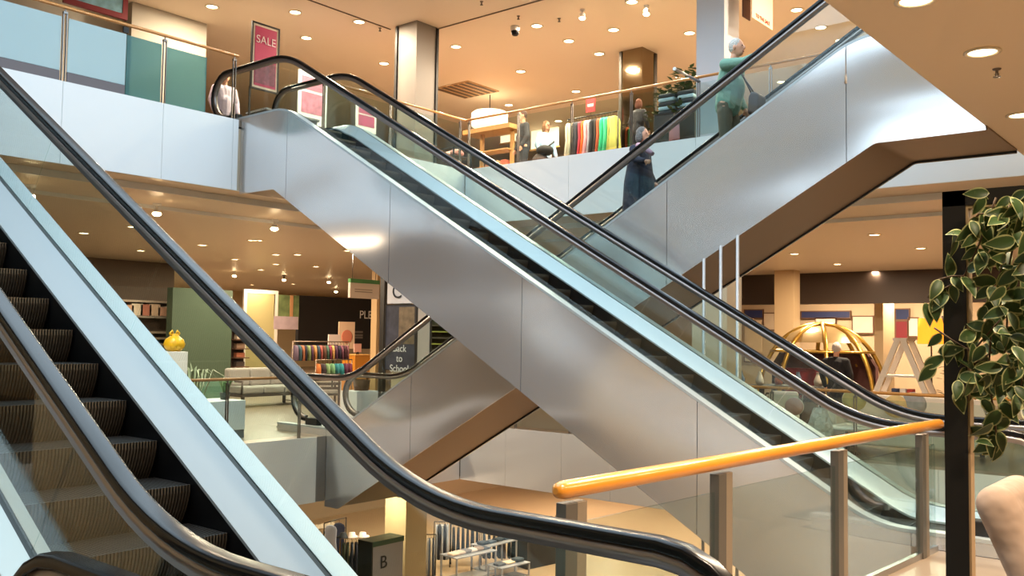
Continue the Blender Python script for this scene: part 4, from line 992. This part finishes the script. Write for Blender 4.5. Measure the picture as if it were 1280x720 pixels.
A = W(1170, 450, 0, 16.6); bush('bushy dark plant below the amber lamp', (16.6, A.y-.35, 0), .34, 1.5, '2f3e22', 110)
# pictures on the far right wall
XW = 33.0
slab('wall_store_right', [(XW+.1, -8, 0, XW+.3, 40, 3.84)], mat('cdb391', .7))
pics = [((931, 400, 952, 440), 'e6c9a4', 'wide cream picture on the far right store wall, behind the escalator glass'), ((955, 392, 968, 412), 'd9c4a8', 'small framed sketch left of the broad column'), ((1002, 390, 1062, 397), '2c3560', 'navy strip sign right of the broad column'), ((1020, 398, 1044, 404), 'eee2d2', 'low white card under the navy strip'), ((1066, 396, 1091, 416), 'e3cbb2', 'cream picture above the golden dome'), ((1120, 402, 1134, 425), '7a1f26', 'dark red picture above the white ladder'), ((1120, 387, 1136, 399), '1f2a52', 'dark blue sign above the red picture'), ((1136, 398, 1147, 420), 'e6cfc0', 'pale poster left of the amber lamp'), ((931, 388, 953, 397), '283060', 'navy banner above the wide cream picture'), ((931, 444, 950, 452), 'd9c8b4', 'narrow cream shelf card near the escalator glass')]
for c, col, lab in pics: 
    t, w, h = panel_x('wall_picture', lab, 'picture', XW, *c, mat(col, .6, vary=.15, vscale=2), mat('6b4a34', .6) if h else None, .05, .04)
# furniture behind the right railing: wire chair, white bag, cushions, sofa
A = W(1000, 500, 0, 14.9)
t = thing('wire_chair', 'black wire armchair with a pale cushion behind the right railing', 'chair', (14.9, A.y+.3, 0), -PI/2+.3)
for x in (-.28, .28):
    for y in (-.26, .26): MB().tube([(x, y, 0), (x*.95, y*.95, .42)], .012, 6).build('leg', BLACK, t)
MB().tube([(-.28, -.28, .42), (.28, -.28, .42), (.28, .28, .42), (-.28, .28, .42)], .012, 6, closed=True).build('seat_frame', BLACK, t)
MB().tube([(-.3, -.25, .42), (-.32, -.2, .7), (-.3, .28, .85), (.3, .28, .85), (.32, -.2, .7), (.3, -.25, .42)], .015, 8).build('back_frame', BLACK, t)
for i in range(7): MB().tube([(-.24+i*.08, .28, .42), (-.24+i*.08, .29, .85)], .006, 5).build('spindle', BLACK, t)
MB().box(-.26, -.26, .43, .26, .2, .52).build('cushion', mat('d9cbb8', .9), t, .03, 3)
MB().box(-.24, .12, .52, .24, .26, .9).build('back_cushion', mat('d6c8b6', .9), t, .05, 3)
A = W(1025, 518, 0, 14.2)
t = thing('shopping_bag', 'crumpled white plastic bag seen through the escalator glass', 'bag', (14.2, A.y, 0)); mb = MB(); mb.lathe([(0, 0), (.2, .0), (.24, .15), (.2, .4), (.13, .62), (.1, .72)], n=16); mb.build('bag_body', mat('e2ddd8', .6, bump=1, bscale=9), t)
MB().tube([(-.06, 0, .7), (-.04, 0, .82), (.04, 0, .82), (.06, 0, .7)], .008, 6).build('handle', WHITE2, t)
def cushion(label, px, py, X, col, s=.26, rz=0):
    A = W(px, py, 0, X); t = thing('cushion', label, 'cushion', (X, A.y, A.z), rz)
    MB().ell((0, 0, 0), (.1, s, s*.9), 16, 12).build('cover', mat(col, .85, vary=.4, vscale=8), t); MB().tube([(.0, s*.98*math.cos(a*PI/12), s*.88*math.sin(a*PI/12)) for a in range(24)], .008, 5, closed=True).build('piping', mat('e4dccf', .8), t)
A = W(1125, 512, 0, 15.0)
t = thing('sofa', 'low cream sofa with cushions behind the right railing', 'sofa', (15.4, A.y, 0), -PI/2)
MB().box(-1.1, -.45, .12, 1.1, .45, .42).build('base', mat('d8cbb8', .9), t, .04, 3); MB().box(-1.1, .25, .42, 1.1, .5, .88).build('backrest', mat('d8cbb8', .9), t, .06, 3)
for sx in (-1, 1): MB().box(sx*1.1-.12, -.45, .12, sx*1.1+.12, .5, .62).build('armrest', mat('d8cbb8', .9), t, .05, 3)
for x in (-1, 1):
    for y in (-.35, .35): MB().box(x-.03, y-.03, 0, x+.03, y+.03, .13).build('leg', DW, t)
cushion('grey cushion on the cream sofa', 1142, 505, 15.1, '9c9a94', .2); cushion('floral yellow cushion on the cream sofa', 1120, 508, 15.05, 'd8b878', .2); cushion('floral green cushion nearest the escalator handrail', 1068, 500, 15.1, 'b0a468', .2)
cushion('pink cushion on the black wire chair', 993, 508, 14.7, 'c99a90', .16)
A = W(1075, 520, 0, 14.6); t = thing('coffee_table', 'round white coffee table beside the cream sofa', 'table', (14.6, A.y+.2, 0)); MB().lathe([(0, .42), (.36, .42), (.36, .39), (0, .39)], n=28).build('tabletop', mat('efe6da', .4), t); MB().lathe([(.03, .39), (.03, .02), (.2, .02), (.2, 0)], n=18).build('pedestal', BLACK, t)
A = W(1050, 430, 0, 22)

# display tables / dark masses left part of right store
for i, (px, X_, lab) in enumerate(((940, 18.5, 'dark display table below the wide cream picture'), (1010, 19.0, 'dark display table in front of the golden dome'))):
    A = W(px, 480, 0, X_)
    t = thing('display_table', lab, 'display table', (X_-.6, A.y, 0)); MB().box(-.35, -.7, .78, .35, .7, .84).build('tabletop', mat('3a2e28', .5), t)
    for x in (-.3, .3):
        for y in (-.64, .64): MB().box(x-.03, y-.03, 0, x+.03, y+.03, .78).build('leg', mat('2a211d', .6), t)
    for j in range(3):
        o = MB().lathe([(0, 0), (.07, 0), (.09, .1), (.05, .2), (.03, .26), (.04, .28)], n=14).build('ornament', mat(['c7b8a8', '5a6a7c', 'a8583c'][j], .4), None); o.location = (X_-.6, A.y-.45+j*.42, .842); tag(o, '%s ornament on the %s' % (['cream', 'blue grey', 'rust'][j], lab), 'ornament', 'ornaments on dark tables')

# ------------------------------------------------------------------ lower floor shop
LF = -5.1
def low(px, py): return W(px, py, 2, LF)
# rack with dark and pale garments left of the B sign
A = W(428, 665, 0, 17.2); B = W(478, 675, 0, 17.2); 
A = W(426, 668, 1, 16.6); B = W(480, 676, 1, 16.0)
mid = (A+B)/2; ang = math.atan2(B.y-A.y, B.x-A.x); Lr = (B-A).length; Hh = mid.z-LF
clothes_rack('brass topped clothes rack behind the B sign on the lower floor', (mid.x, mid.y, LF), ang, Lr, Hh, m_=mat('b08a4c', .35, .8))
hang((mid.x, mid.y, LF), ang, Lr, Hh, ['3c4636', '39402f', '2e3442', '23283a', '2a2a33', 'd9b9a4', 'e8d3c0', 'd8742c', 'e08a3c', '3a3030'], ['olive', 'dark olive', 'slate', 'navy', 'ink', 'beige', 'cream', 'orange', 'amber', 'brown'], 'dress', 'brass lower floor rack', 'garments on the brass rack')
for i, (dx, c, n_) in enumerate(((-.55, '20242c', 'dark'), (-.3, 'efdcd2', 'white'), (.0, 'f3e2da', 'small white'))):
    p_ = mid+Vector((math.cos(ang)*dx*.8, math.sin(ang)*dx*.8, .0))
    o = MB().lathe([(.0, .1), (.07, .09), (.09, .02), (.16, .0), (.16, -.01), (0, -.01)], n=18).build('hat', mat(c, .8), None); o.location = (p_.x, p_.y, mid.z+.035); tag(o, '%s hat lying on top of the brass rack' % n_, 'hat', 'hats on the brass rack')
# B sign board
A = W(467, 683, 1, 12.4); B = W(503, 677, 1, 12.4); bot = LF
t = thing('letter_sign', 'grey floor sign with a dark letter B and green top', 'sign', ((A.x+B.x)/2, 12.4, LF)); w = (B.x-A.x)/2+.02; hz = (A.z+B.z)/2-LF
MB().box(-w, 0, 0, w, .35, hz).build('panel', mat('a8a2a2', .5), t, .004); MB().box(-w-.01, -.012, hz, w+.01, .36, hz+.09).build('green_edge', mat('3f5a44', .5), t); MB().box(-w-.03, -.01, 0, -w, .36, hz+.09).build('side', mat('1f2620', .5), t)
bz = W(479, 703, 1, 12.4); text('lettering', 'B', .32, FACE((bz.x-t.location.x, -.012, bz.z-LF), '-y'), mat('2b2a2c', .5), t, .004)
# hanging blue shirt + small rack at left
A = W(415, 668, 1, 19.0)
clothes_rack('small black clothes rack beside the hanging blue shirt', (A.x+.1, 19.0, LF), .2, .9, A.z-LF+.35)
hang((A.x+.1, 19.0, LF), .2, .5, A.z-LF+.35, ['a9aec4', '2c3450'], ['pale blue', 'navy'], 'dress', 'small black lower rack', 'shirts on the small black rack')
A = W(400, 660, 1, 21)
t = thing('folding_stand', 'dark crossed-leg stand at the left of the lower shop', 'stand', (A.x, 21, LF))
hgt = 1.35
for y in (-.2, .2): MB().tube([(-.5, y, 0.02), (.5, y, hgt)], .02, 6).build('leg', BLACK, t); MB().tube([(.5, y, 0.02), (-.5, y, hgt)], .02, 6).build('leg', BLACK, t)
MB().box(-.6, -.25, hgt, .6, .25, hgt+.04).build('top', mat('8a7a66', .6), t)
# racks and tables right of the lower column
def low_table(label, px, py, X, Lx=1.3, Ly=.7, H=.85, rz=0):
    A = W(px, py, 0, X); t = thing('display_table', label, 'display table', (X, A.y, LF), rz)
    MB().box(-Lx/2, -Ly/2, H-.03, Lx/2, Ly/2, H).build('tabletop', mat('8a8c94', .4), t)
    for x in (-Lx/2+.03, Lx/2-.03):
        for y in (-Ly/2+.03, Ly/2-.03): MB().box(x-.02, y-.02, 0, x+.02, y+.02, H-.03).build('leg', mat('84868e', .4, .5), t)
    MB().box(-Lx/2+.04, -Ly/2+.04, .25, Lx/2-.04, Ly/2-.04, .27).build('shelf', mat('77716c', .5), t)
    return t, A
def heaps(t, H, cols, names, tl, Lx, Ly):
    for i, c in enumerate(cols):
        o = MB().box(-.15, -.12, 0, .15, .12, random.uniform(.05, .1)).build('folded_clothes', mat(c, .85), None, .03)
        u = -Lx/2+.2+(Lx-.4)*i/max(1, len(cols)-1); c_, s_ = math.cos(t.rotation_euler.z), math.sin(t.rotation_euler.z)
        o.location = (t.location.x+c_*u, t.location.y+s_*u, LF+H+.001); o.rotation_euler = (0, 0, t.rotation_euler.z); tag(o, '%s folded clothes on the %s' % (names[i], tl), 'clothing', 'folded clothes on lower floor tables')
def drop(px, py, z):  p = W(px, py, 2, z); return p
P1 = drop(585, 688, LF+.9)
def ltable(label, px, py, H, Lx, Ly, rz):
    P_ = W(px, py, 2, LF+H); t = thing('display_table', label, 'display table', (P_.x, P_.y, LF), rz)
    MB().box(-Lx/2, -Ly/2, H-.03, Lx/2, Ly/2, H).build('tabletop', mat('8a8c94', .4), t)
    for x in (-Lx/2+.03, Lx/2-.03):
        for y in (-Ly/2+.03, Ly/2-.03): MB().box(x-.02, y-.02, 0, x+.02, y+.02, H-.03).build('leg', mat('9a9ca4', .4, .5), t)
    MB().box(-Lx/2+.04, -Ly/2+.04, .25, Lx/2-.04, Ly/2-.04, .27).build('shelf', mat('77716c', .5), t)
    return t
t = ltable('silver table with folded shirts below the near handrail', 586, 690, .9, 1.5, .7, -.1)
heaps(t, .9, ['e8d2c0', 'c9b6ac', '6a6a74', 'dcd0cc', '8a7a74', '3a4658'], ['peach', 'taupe', 'grey', 'white', 'brown', 'denim blue'], 'silver lower floor table', 1.5, .7)
t = ltable('low table with denim and cream clothes beside the black bags', 636, 704, .62, 1.1, .6, -.1)
heaps(t, .62, ['3c4048', 'e6c6a4', '39444f'], ['charcoal', 'cream', 'dark denim'], 'low denim table', 1.1, .6)
P_ = W(618, 673, 2, LF+1.1)
t = ltable('dark denim display table behind the silver one', 618, 677, .95, 1.4, .6, 0)
heaps(t, .95, ['2f3c4c', '3c4a5c', '26323f', '48586a'], ['indigo', 'blue', 'midnight', 'washed blue'], 'denim display table', 1.4, .6)
# rack of trousers and dark garments
def lrack(label, pxa, pxb, py, H, cols, names, kind, where, group, Y=None, m_=None):
    A = W(pxa, py, 2, LF+H); B = W(pxb, py+ (0), 2, LF+H); mid_ = (A+B)/2; an_ = math.atan2(B.y-A.y, B.x-A.x); Lr_ = (B-A).length
    clothes_rack(label, (mid_.x, mid_.y, LF), an_, Lr_, H, m_=m_); hang((mid_.x, mid_.y, LF), an_, Lr_, H, cols, names, kind, where, group)
lrack('rack of striped and pale trousers behind the lower column', 543, 563, 652, 1.3, ['b8bcc8', '2e3240', 'c3c7d2', '343a4a', 'a8aebc'], ['pale grey', 'navy', 'silver', 'dark blue', 'grey'], 'trouser', 'trouser rack', 'trousers on the lower rack')
lrack('rack of black garments behind the denim tables', 564, 600, 655, 1.15, ['1b1b20', '202228', '15151a', '25262c', '1c1d22', '2a2c34'], ['black', 'coal', 'jet', 'soot', 'raven', 'graphite'], 'shirt', 'black lower rack', 'dark garments on the lower rack')
lrack('rack of denim jackets and coats beyond the silver table', 602, 640, 662, 1.05, ['38485a', '1c2028', '20242c', '1a1c22', '6a5444', '15171c'], ['denim', 'ink', 'dark', 'black', 'brown', 'jet'], 'shirt', 'coat rack', 'coats on the lower rack')
P_ = W(656, 700, 2, LF); 
t = thing('display_box', 'black storage block with a red end panel on the lower floor', 'display block', (P_.x+.1, P_.y-.6, LF), -.15)
MB().box(-.95, -.35, 0, .95, .35, 1.0).build('block', mat('1c1c1e', .6), t, .01); MB().box(.95, -.35, .05, 1.0, .35, 1.0).build('end_panel', mat('a04232', .6), t)
for i in range(8):
    o = MB().box(-.09, -.12, 0, .09, .12, .22+.06*(i % 3)).build('handbag', mat(['17171a', '202024', '141416', '2a2422', '19191c', '222226', 'c8b8a4', '151518'][i], .6), None, .02)
    MB().tube([(-.06, 0, .2), (-.04, 0, .36), (.04, 0, .36), (.06, 0, .2)], .01, 6).build('handle', BLACK, o)
    u = -.85+.24*i; o.location = (P_.x+.1+u*math.cos(.15), P_.y-.6-u*math.sin(.15), LF+1.001); o.rotation_euler = (0, 0, -.15); tag(o, '%s bag, %s from the left on the black storage block' % ('cream' if i == 6 else 'dark', ORD[i]), 'bag', 'bags on the black block')
# wooden mannequin stand
P_ = W(550, 719, 2, LF); P_ = W(550, 690, 1, 13.5)
t = thing('mannequin_stand', 'pale wooden bottle-shaped stand beside the lower column', 'stand', (P_.x, 13.5, LF)); MB().lathe([(0, 0), (.2, 0), (.2, .04), (.12, .12), (.05, .5), (.05, 1.0), (.09, 1.25), (.1, 1.5), (.03, 1.55), (0, 1.55)], n=18).build('body', mat('e2bd8c', .5), t); MB().lathe([(.03, 1.55), (.03, 1.72), (0, 1.74)], n=12).build('finial', mat('b98a52', .5), t)
# dark low platform and a lower escalator seen through the near railing
t = thing('shop_stand', 'thin black frame stand with low dark platform near the lower railing', 'stand', (W(690, 700, 1, 10.5).x, 10.5, LF))
MB().box(-.4, -.35, 0, .5, .35, .35).build('platform', mat('1c1d1e', .6), t)
for x in (-.38, .38): MB().tube([(x, 0, .35), (x, 0, 2.0)], .014, 6).build('post', BLACK, t)
MB().tube([(-.38, 0, 2.0), (.38, 0, 2.0)], .014, 6).build('rail', BLACK, t); MB().tube([(-.38, 0, 1.5), (.38, 0, 1.5)], .014, 6).build('rail', BLACK, t)
# hung clothes near the column's right edge
lrack('rack of pale coats close to the right side of the lower column', 532, 545, 668, 1.5, ['8f8a84', '4a5464', 'c7b8a4', '39404c'], ['grey', 'steel blue', 'sand', 'dark'], 'dress', 'coat rack by the lower column', 'coats by the lower column')
slab('wall_lower_back', [(10, 27.5, LF, 46, 27.7, -1.25)], mat('a08a70', .7))

# ------------------------------------------------------------------ near frame with hanging ficus, lounge chair
FX, FY0 = 2.90, .745
FB = mat('120d0b', .5); FI = mat('b59a78', .5)
t = thing('plant_arch', 'black upright display frame with leafy branches at the right', 'frame', (FX, FY0, 0))
zt = W(1178, 240, 0, FX).z
wp = abs(W(1178, 500, 0, FX).y-W(1207, 500, 0, FX).y)
MB().box(0, -wp, 0, .05, 0, zt).build('post', FB, t)
MB().box(0, -1.55, 0, .05, -1.55+wp, zt).build('post', FB, t)
MB().box(0, -1.55, zt-.045, .05, 0, zt+.0001).build('top_rail', FB, t)
MB().box(0.004, -wp-.006, 0.0, .046, -wp, zt-.045).build('lining', FI, t)
MB().box(0.004, -1.55+wp, zt-.053, .046, -wp-.006, zt-.046).build('lining', FI, t)
MB().box(0, -1.55, 0, .05, 0, .05).build('bottom_rail', FB, t)
# foliage: each hanging branch with its leaves belongs to one plant
leafm = bpy.data.materials.new('variegated_leaf'); leafm.use_nodes = True; nt = leafm.node_tree; bs = nt.nodes['Principled BSDF']; bs.inputs['Roughness'].default_value = .45
at_ = nt.nodes.new('ShaderNodeAttribute'); at_.attribute_name = 'edge'; mx = nt.nodes.new('ShaderNodeMix'); mx.data_type = 'RGBA'; mx.inputs[6].default_value = lin('3a5228'); mx.inputs[7].default_value = lin('b4b67e')
ns = nt.nodes.new('ShaderNodeTexNoise'); ns.inputs['Scale'].default_value = 40; tcn = nt.nodes.new('ShaderNodeTexCoord'); nt.links.new(tcn.outputs['Object'], ns.inputs['Vector'])
ad = nt.nodes.new('ShaderNodeMath'); ad.operation = 'MULTIPLY_ADD'; nt.links.new(ns.outputs['Fac'], ad.inputs[0]); ad.inputs[1].default_value = .9; ad.inputs[2].default_value = -.35
a2 = nt.nodes.new('ShaderNodeMath'); a2.operation = 'ADD'; nt.links.new(at_.outputs['Fac'], a2.inputs[0]); nt.links.new(ad.outputs[0], a2.inputs[1])
rp = nt.nodes.new('ShaderNodeMapRange'); rp.inputs['From Min'].default_value = .25; rp.inputs['From Max'].default_value = .62; nt.links.new(a2.outputs[0], rp.inputs[0]); nt.links.new(rp.outputs[0], mx.inputs[0]); nt.links.new(mx.outputs[2], bs.inputs['Base Color'])
def leaf_mesh():
    N = 9; vs = []; ed = []; 
    for i in range(N+1):
        t_ = i/N; hw_ = .27*math.sin(PI*t_**.8)*(1-.15*t_) if i < N else 0; cup = .10*math.sin(PI*t_)
        for j, f_ in enumerate((-1, -.68, 0, .68, 1)):
            vs.append((f_*hw_, t_, -abs(f_)*-.06*hw_*4+(-.18*t_*t_)+cup*.3)); ed.append(1.0 if abs(f_) == 1 or i in (0, N) else .0)
    fs = [(5*i+j, 5*i+j+1, 5*i+6+j, 5*i+5+j) for i in range(N) for j in range(4)]
    return vs, fs, ed
LV, LFc, LE = leaf_mesh()
def foliage(name, spots, parent, seed):
    rnd = random.Random(seed); vs = []; fs = []; ed = []
    for pos, dirv, L_ in spots:
        d = dirv.normalized(); s_ = d.cross(Vector((rnd.uniform(-.6, .6)-.8, rnd.uniform(-.5, .5)-.6, rnd.uniform(-.2, .5)))).normalized(); n_ = s_.cross(d)
        b0 = len(vs)
        for v in LV: vs.append(pos+s_*v[0]*L_+d*v[1]*L_+n_*v[2]*L_)
        fs += [tuple(i+b0 for i in f) for f in LFc]; ed += LE
    me = bpy.data.meshes.new(name); me.from_pydata(vs, [], fs); me.polygons.foreach_set('use_smooth', [True]*len(fs)); me.materials.append(leafm)
    at2 = me.attributes.new('edge', 'FLOAT', 'POINT'); at2.data.foreach_set('value', ed); me.update(); return link(name, me, parent)
pl = thing('hanging_ficus', 'variegated ficus branches trailing from the top of the black frame', 'plant', (FX, FY0, zt-.05))
O = Vector(pl.location)
def PX(px, py, x): return W(px, py, 0, x)-O
rnd = random.Random(3)
stems = [[(1245, 247), (1222, 310), (1205, 345), (1180, 362)], [(1262, 256), (1252, 330), (1240, 400), (1235, 470), (1243, 520), (1246, 550)], [(1275, 262), (1262, 330), (1258, 420), (1250, 500)], [(1285, 256), (1275, 350), (1270, 430), (1266, 480)], [(1300, 260), (1290, 350), (1282, 440), (1275, 490)], [(1250, 400), (1215, 440), (1190, 425), (1168, 410)], [(1240, 440), (1210, 460), (1190, 440), (1178, 395)], [(1232, 262), (1215, 275), (1208, 300)], [(1205, 345), (1190, 345), (1172, 350), (1160, 372)], [(1222, 268), (1250, 264), (1285, 262), (1310, 262)]]
mb = MB()
spots = []
for i, st_ in enumerate(stems):
    dx = FX+(-.06+.03*(i % 4)); pts = [PX(x, y, dx+.01*j) for j, (x, y) in enumerate(st_)]
    fine = []
    for a_, b_ in zip(pts, pts[1:]):
        for q_ in range(5): fine.append(a_.lerp(b_, q_/5))
    fine.append(pts[-1]); mb.tube(fine, .0028, 6)
    dense = {1: 2, 2: 3, 3: 3, 4: 3}.get(i, 1)*(1 if i != 9 else 4)
    for j, p_ in enumerate(fine[1:]):
        zz = p_.z
        for q_ in range(dense):
            if i in (0, 5, 6, 8) and j % 4: continue
            if i == 7 and j % 2: continue
            off = Vector((rnd.uniform(-.08, .08), rnd.uniform(-.07, .07), rnd.uniform(-.06, .05))) if dense > 1 else Vector((0, 0, 0))
            if i == 1 and j > 20: off *= .2
            if (p_+off).y > .115*0+.05 and dense > 1 : off.y = -abs(off.y)
            dv = Vector((rnd.uniform(-.5, .2), rnd.uniform(-.9, .9), rnd.uniform(-1.2, .15)))
            spots.append((p_+off, dv, rnd.uniform(.055, .085)))
mb.build('branches', mat('5a4632', .8), pl)
# single leaves measured against the black post
for x, y, dx_, dz_ in ((1187, 348, .05, .85), (1181, 358, -.15, -.35), (1186, 365, -.2, -.25), (1168, 372, .1, -.9), (1156, 378, .25, -.8), (1188, 425, -.1, -.9), (1172, 440, .9, .15), (1155, 460, .8, .5), (1170, 455, -.6, -.7), (1198, 470, .9, -.1), (1195, 486, .3, -.9), (1212, 300, .1, -.9), (1215, 470, -.2, -.8)):
    spots.append((PX(x, y, FX-.03), Vector((-.1, -dx_, dz_)), .075))
spots = spots[:]
# leaf sprays: split in individually countable clusters by branch would exceed the look of one plant, so one foliage part
fo = foliage('leaves', spots, pl, 5)
# beige lounge chair, mostly outside the frame
A = W(1262, 640, 0, 3.9)
lc = thing('lounge_chair', 'beige padded high-back chair top beyond the black frame', 'chair', (3.9, A.y-.25, 0)); BE = mat('a48d7c', .9, bump=.25, bscale=7)
tip = W(1248, 612, 0, 3.9); low_ = W(1292, 690, 0, 3.9)
a_ = Vector((0, tip.y-lc.location.y-.03, tip.z-.03)); b_ = Vector((0, low_.y-lc.location.y, low_.z))
d_ = (b_-a_); mb = MB()
for x in (-.18, -.14, -.1, -.06, -.02, .02, .06, .1, .14, .18): mb.cap((x, a_.y, a_.z), (x, a_.y+d_.y*3.2, a_.z+d_.z*3.2), .07, .08, 14)
remesh(mb.build('backrest', BE, lc), .012)
ey, ez = a_.y+d_.y*3.2, a_.z+d_.z*3.2
mb = MB()
for x in (-.18, 0, .18): mb.cap((x, ey, ez), (x, ey-.6, ez+.06), .085, .08, 14)
remesh(mb.build('seat', BE, lc), .014)
for x in (-.22, .22):
    for y in (ey, ey-.55): MB().tube([(x, y, 0), (x*.9, y, ez)], .018, 8).build('leg', DW, lc)

# ------------------------------------------------------------------ light and view
sk = bpy.data.lights.new('skylight', 'AREA'); sk.shape = 'RECTANGLE'; sk.size = 14.2; sk.size_y = 8.4; sk.energy = 1600; sk.color = (.68, .87, 1.0)
so = bpy.data.objects.new('skylight', sk); COL.objects.link(so); so.location = (4.3, 6.6, 10.1)
w_ = bpy.data.worlds.new('world'); SC.world = w_; w_.use_nodes = True
w_.node_tree.nodes['Background'].inputs[0].default_value = (.75, .86, 1, 1); w_.node_tree.nodes['Background'].inputs[1].default_value = .6
SC.view_settings.view_transform = 'Standard'; SC.view_settings.look = 'None'; SC.view_settings.exposure = 0.0; SC.view_settings.gamma = 1; SC.view_settings.use_curve_mapping = False
SC.cycles.max_bounces = 10; SC.cycles.diffuse_bounces = 4; SC.cycles.glossy_bounces = 4; SC.cycles.transparent_max_bounces = 24; SC.cycles.sample_clamp_indirect = 6
SC.cycles.caustics_reflective = False; SC.cycles.caustics_refractive = False; SC.cycles.use_denoising = True
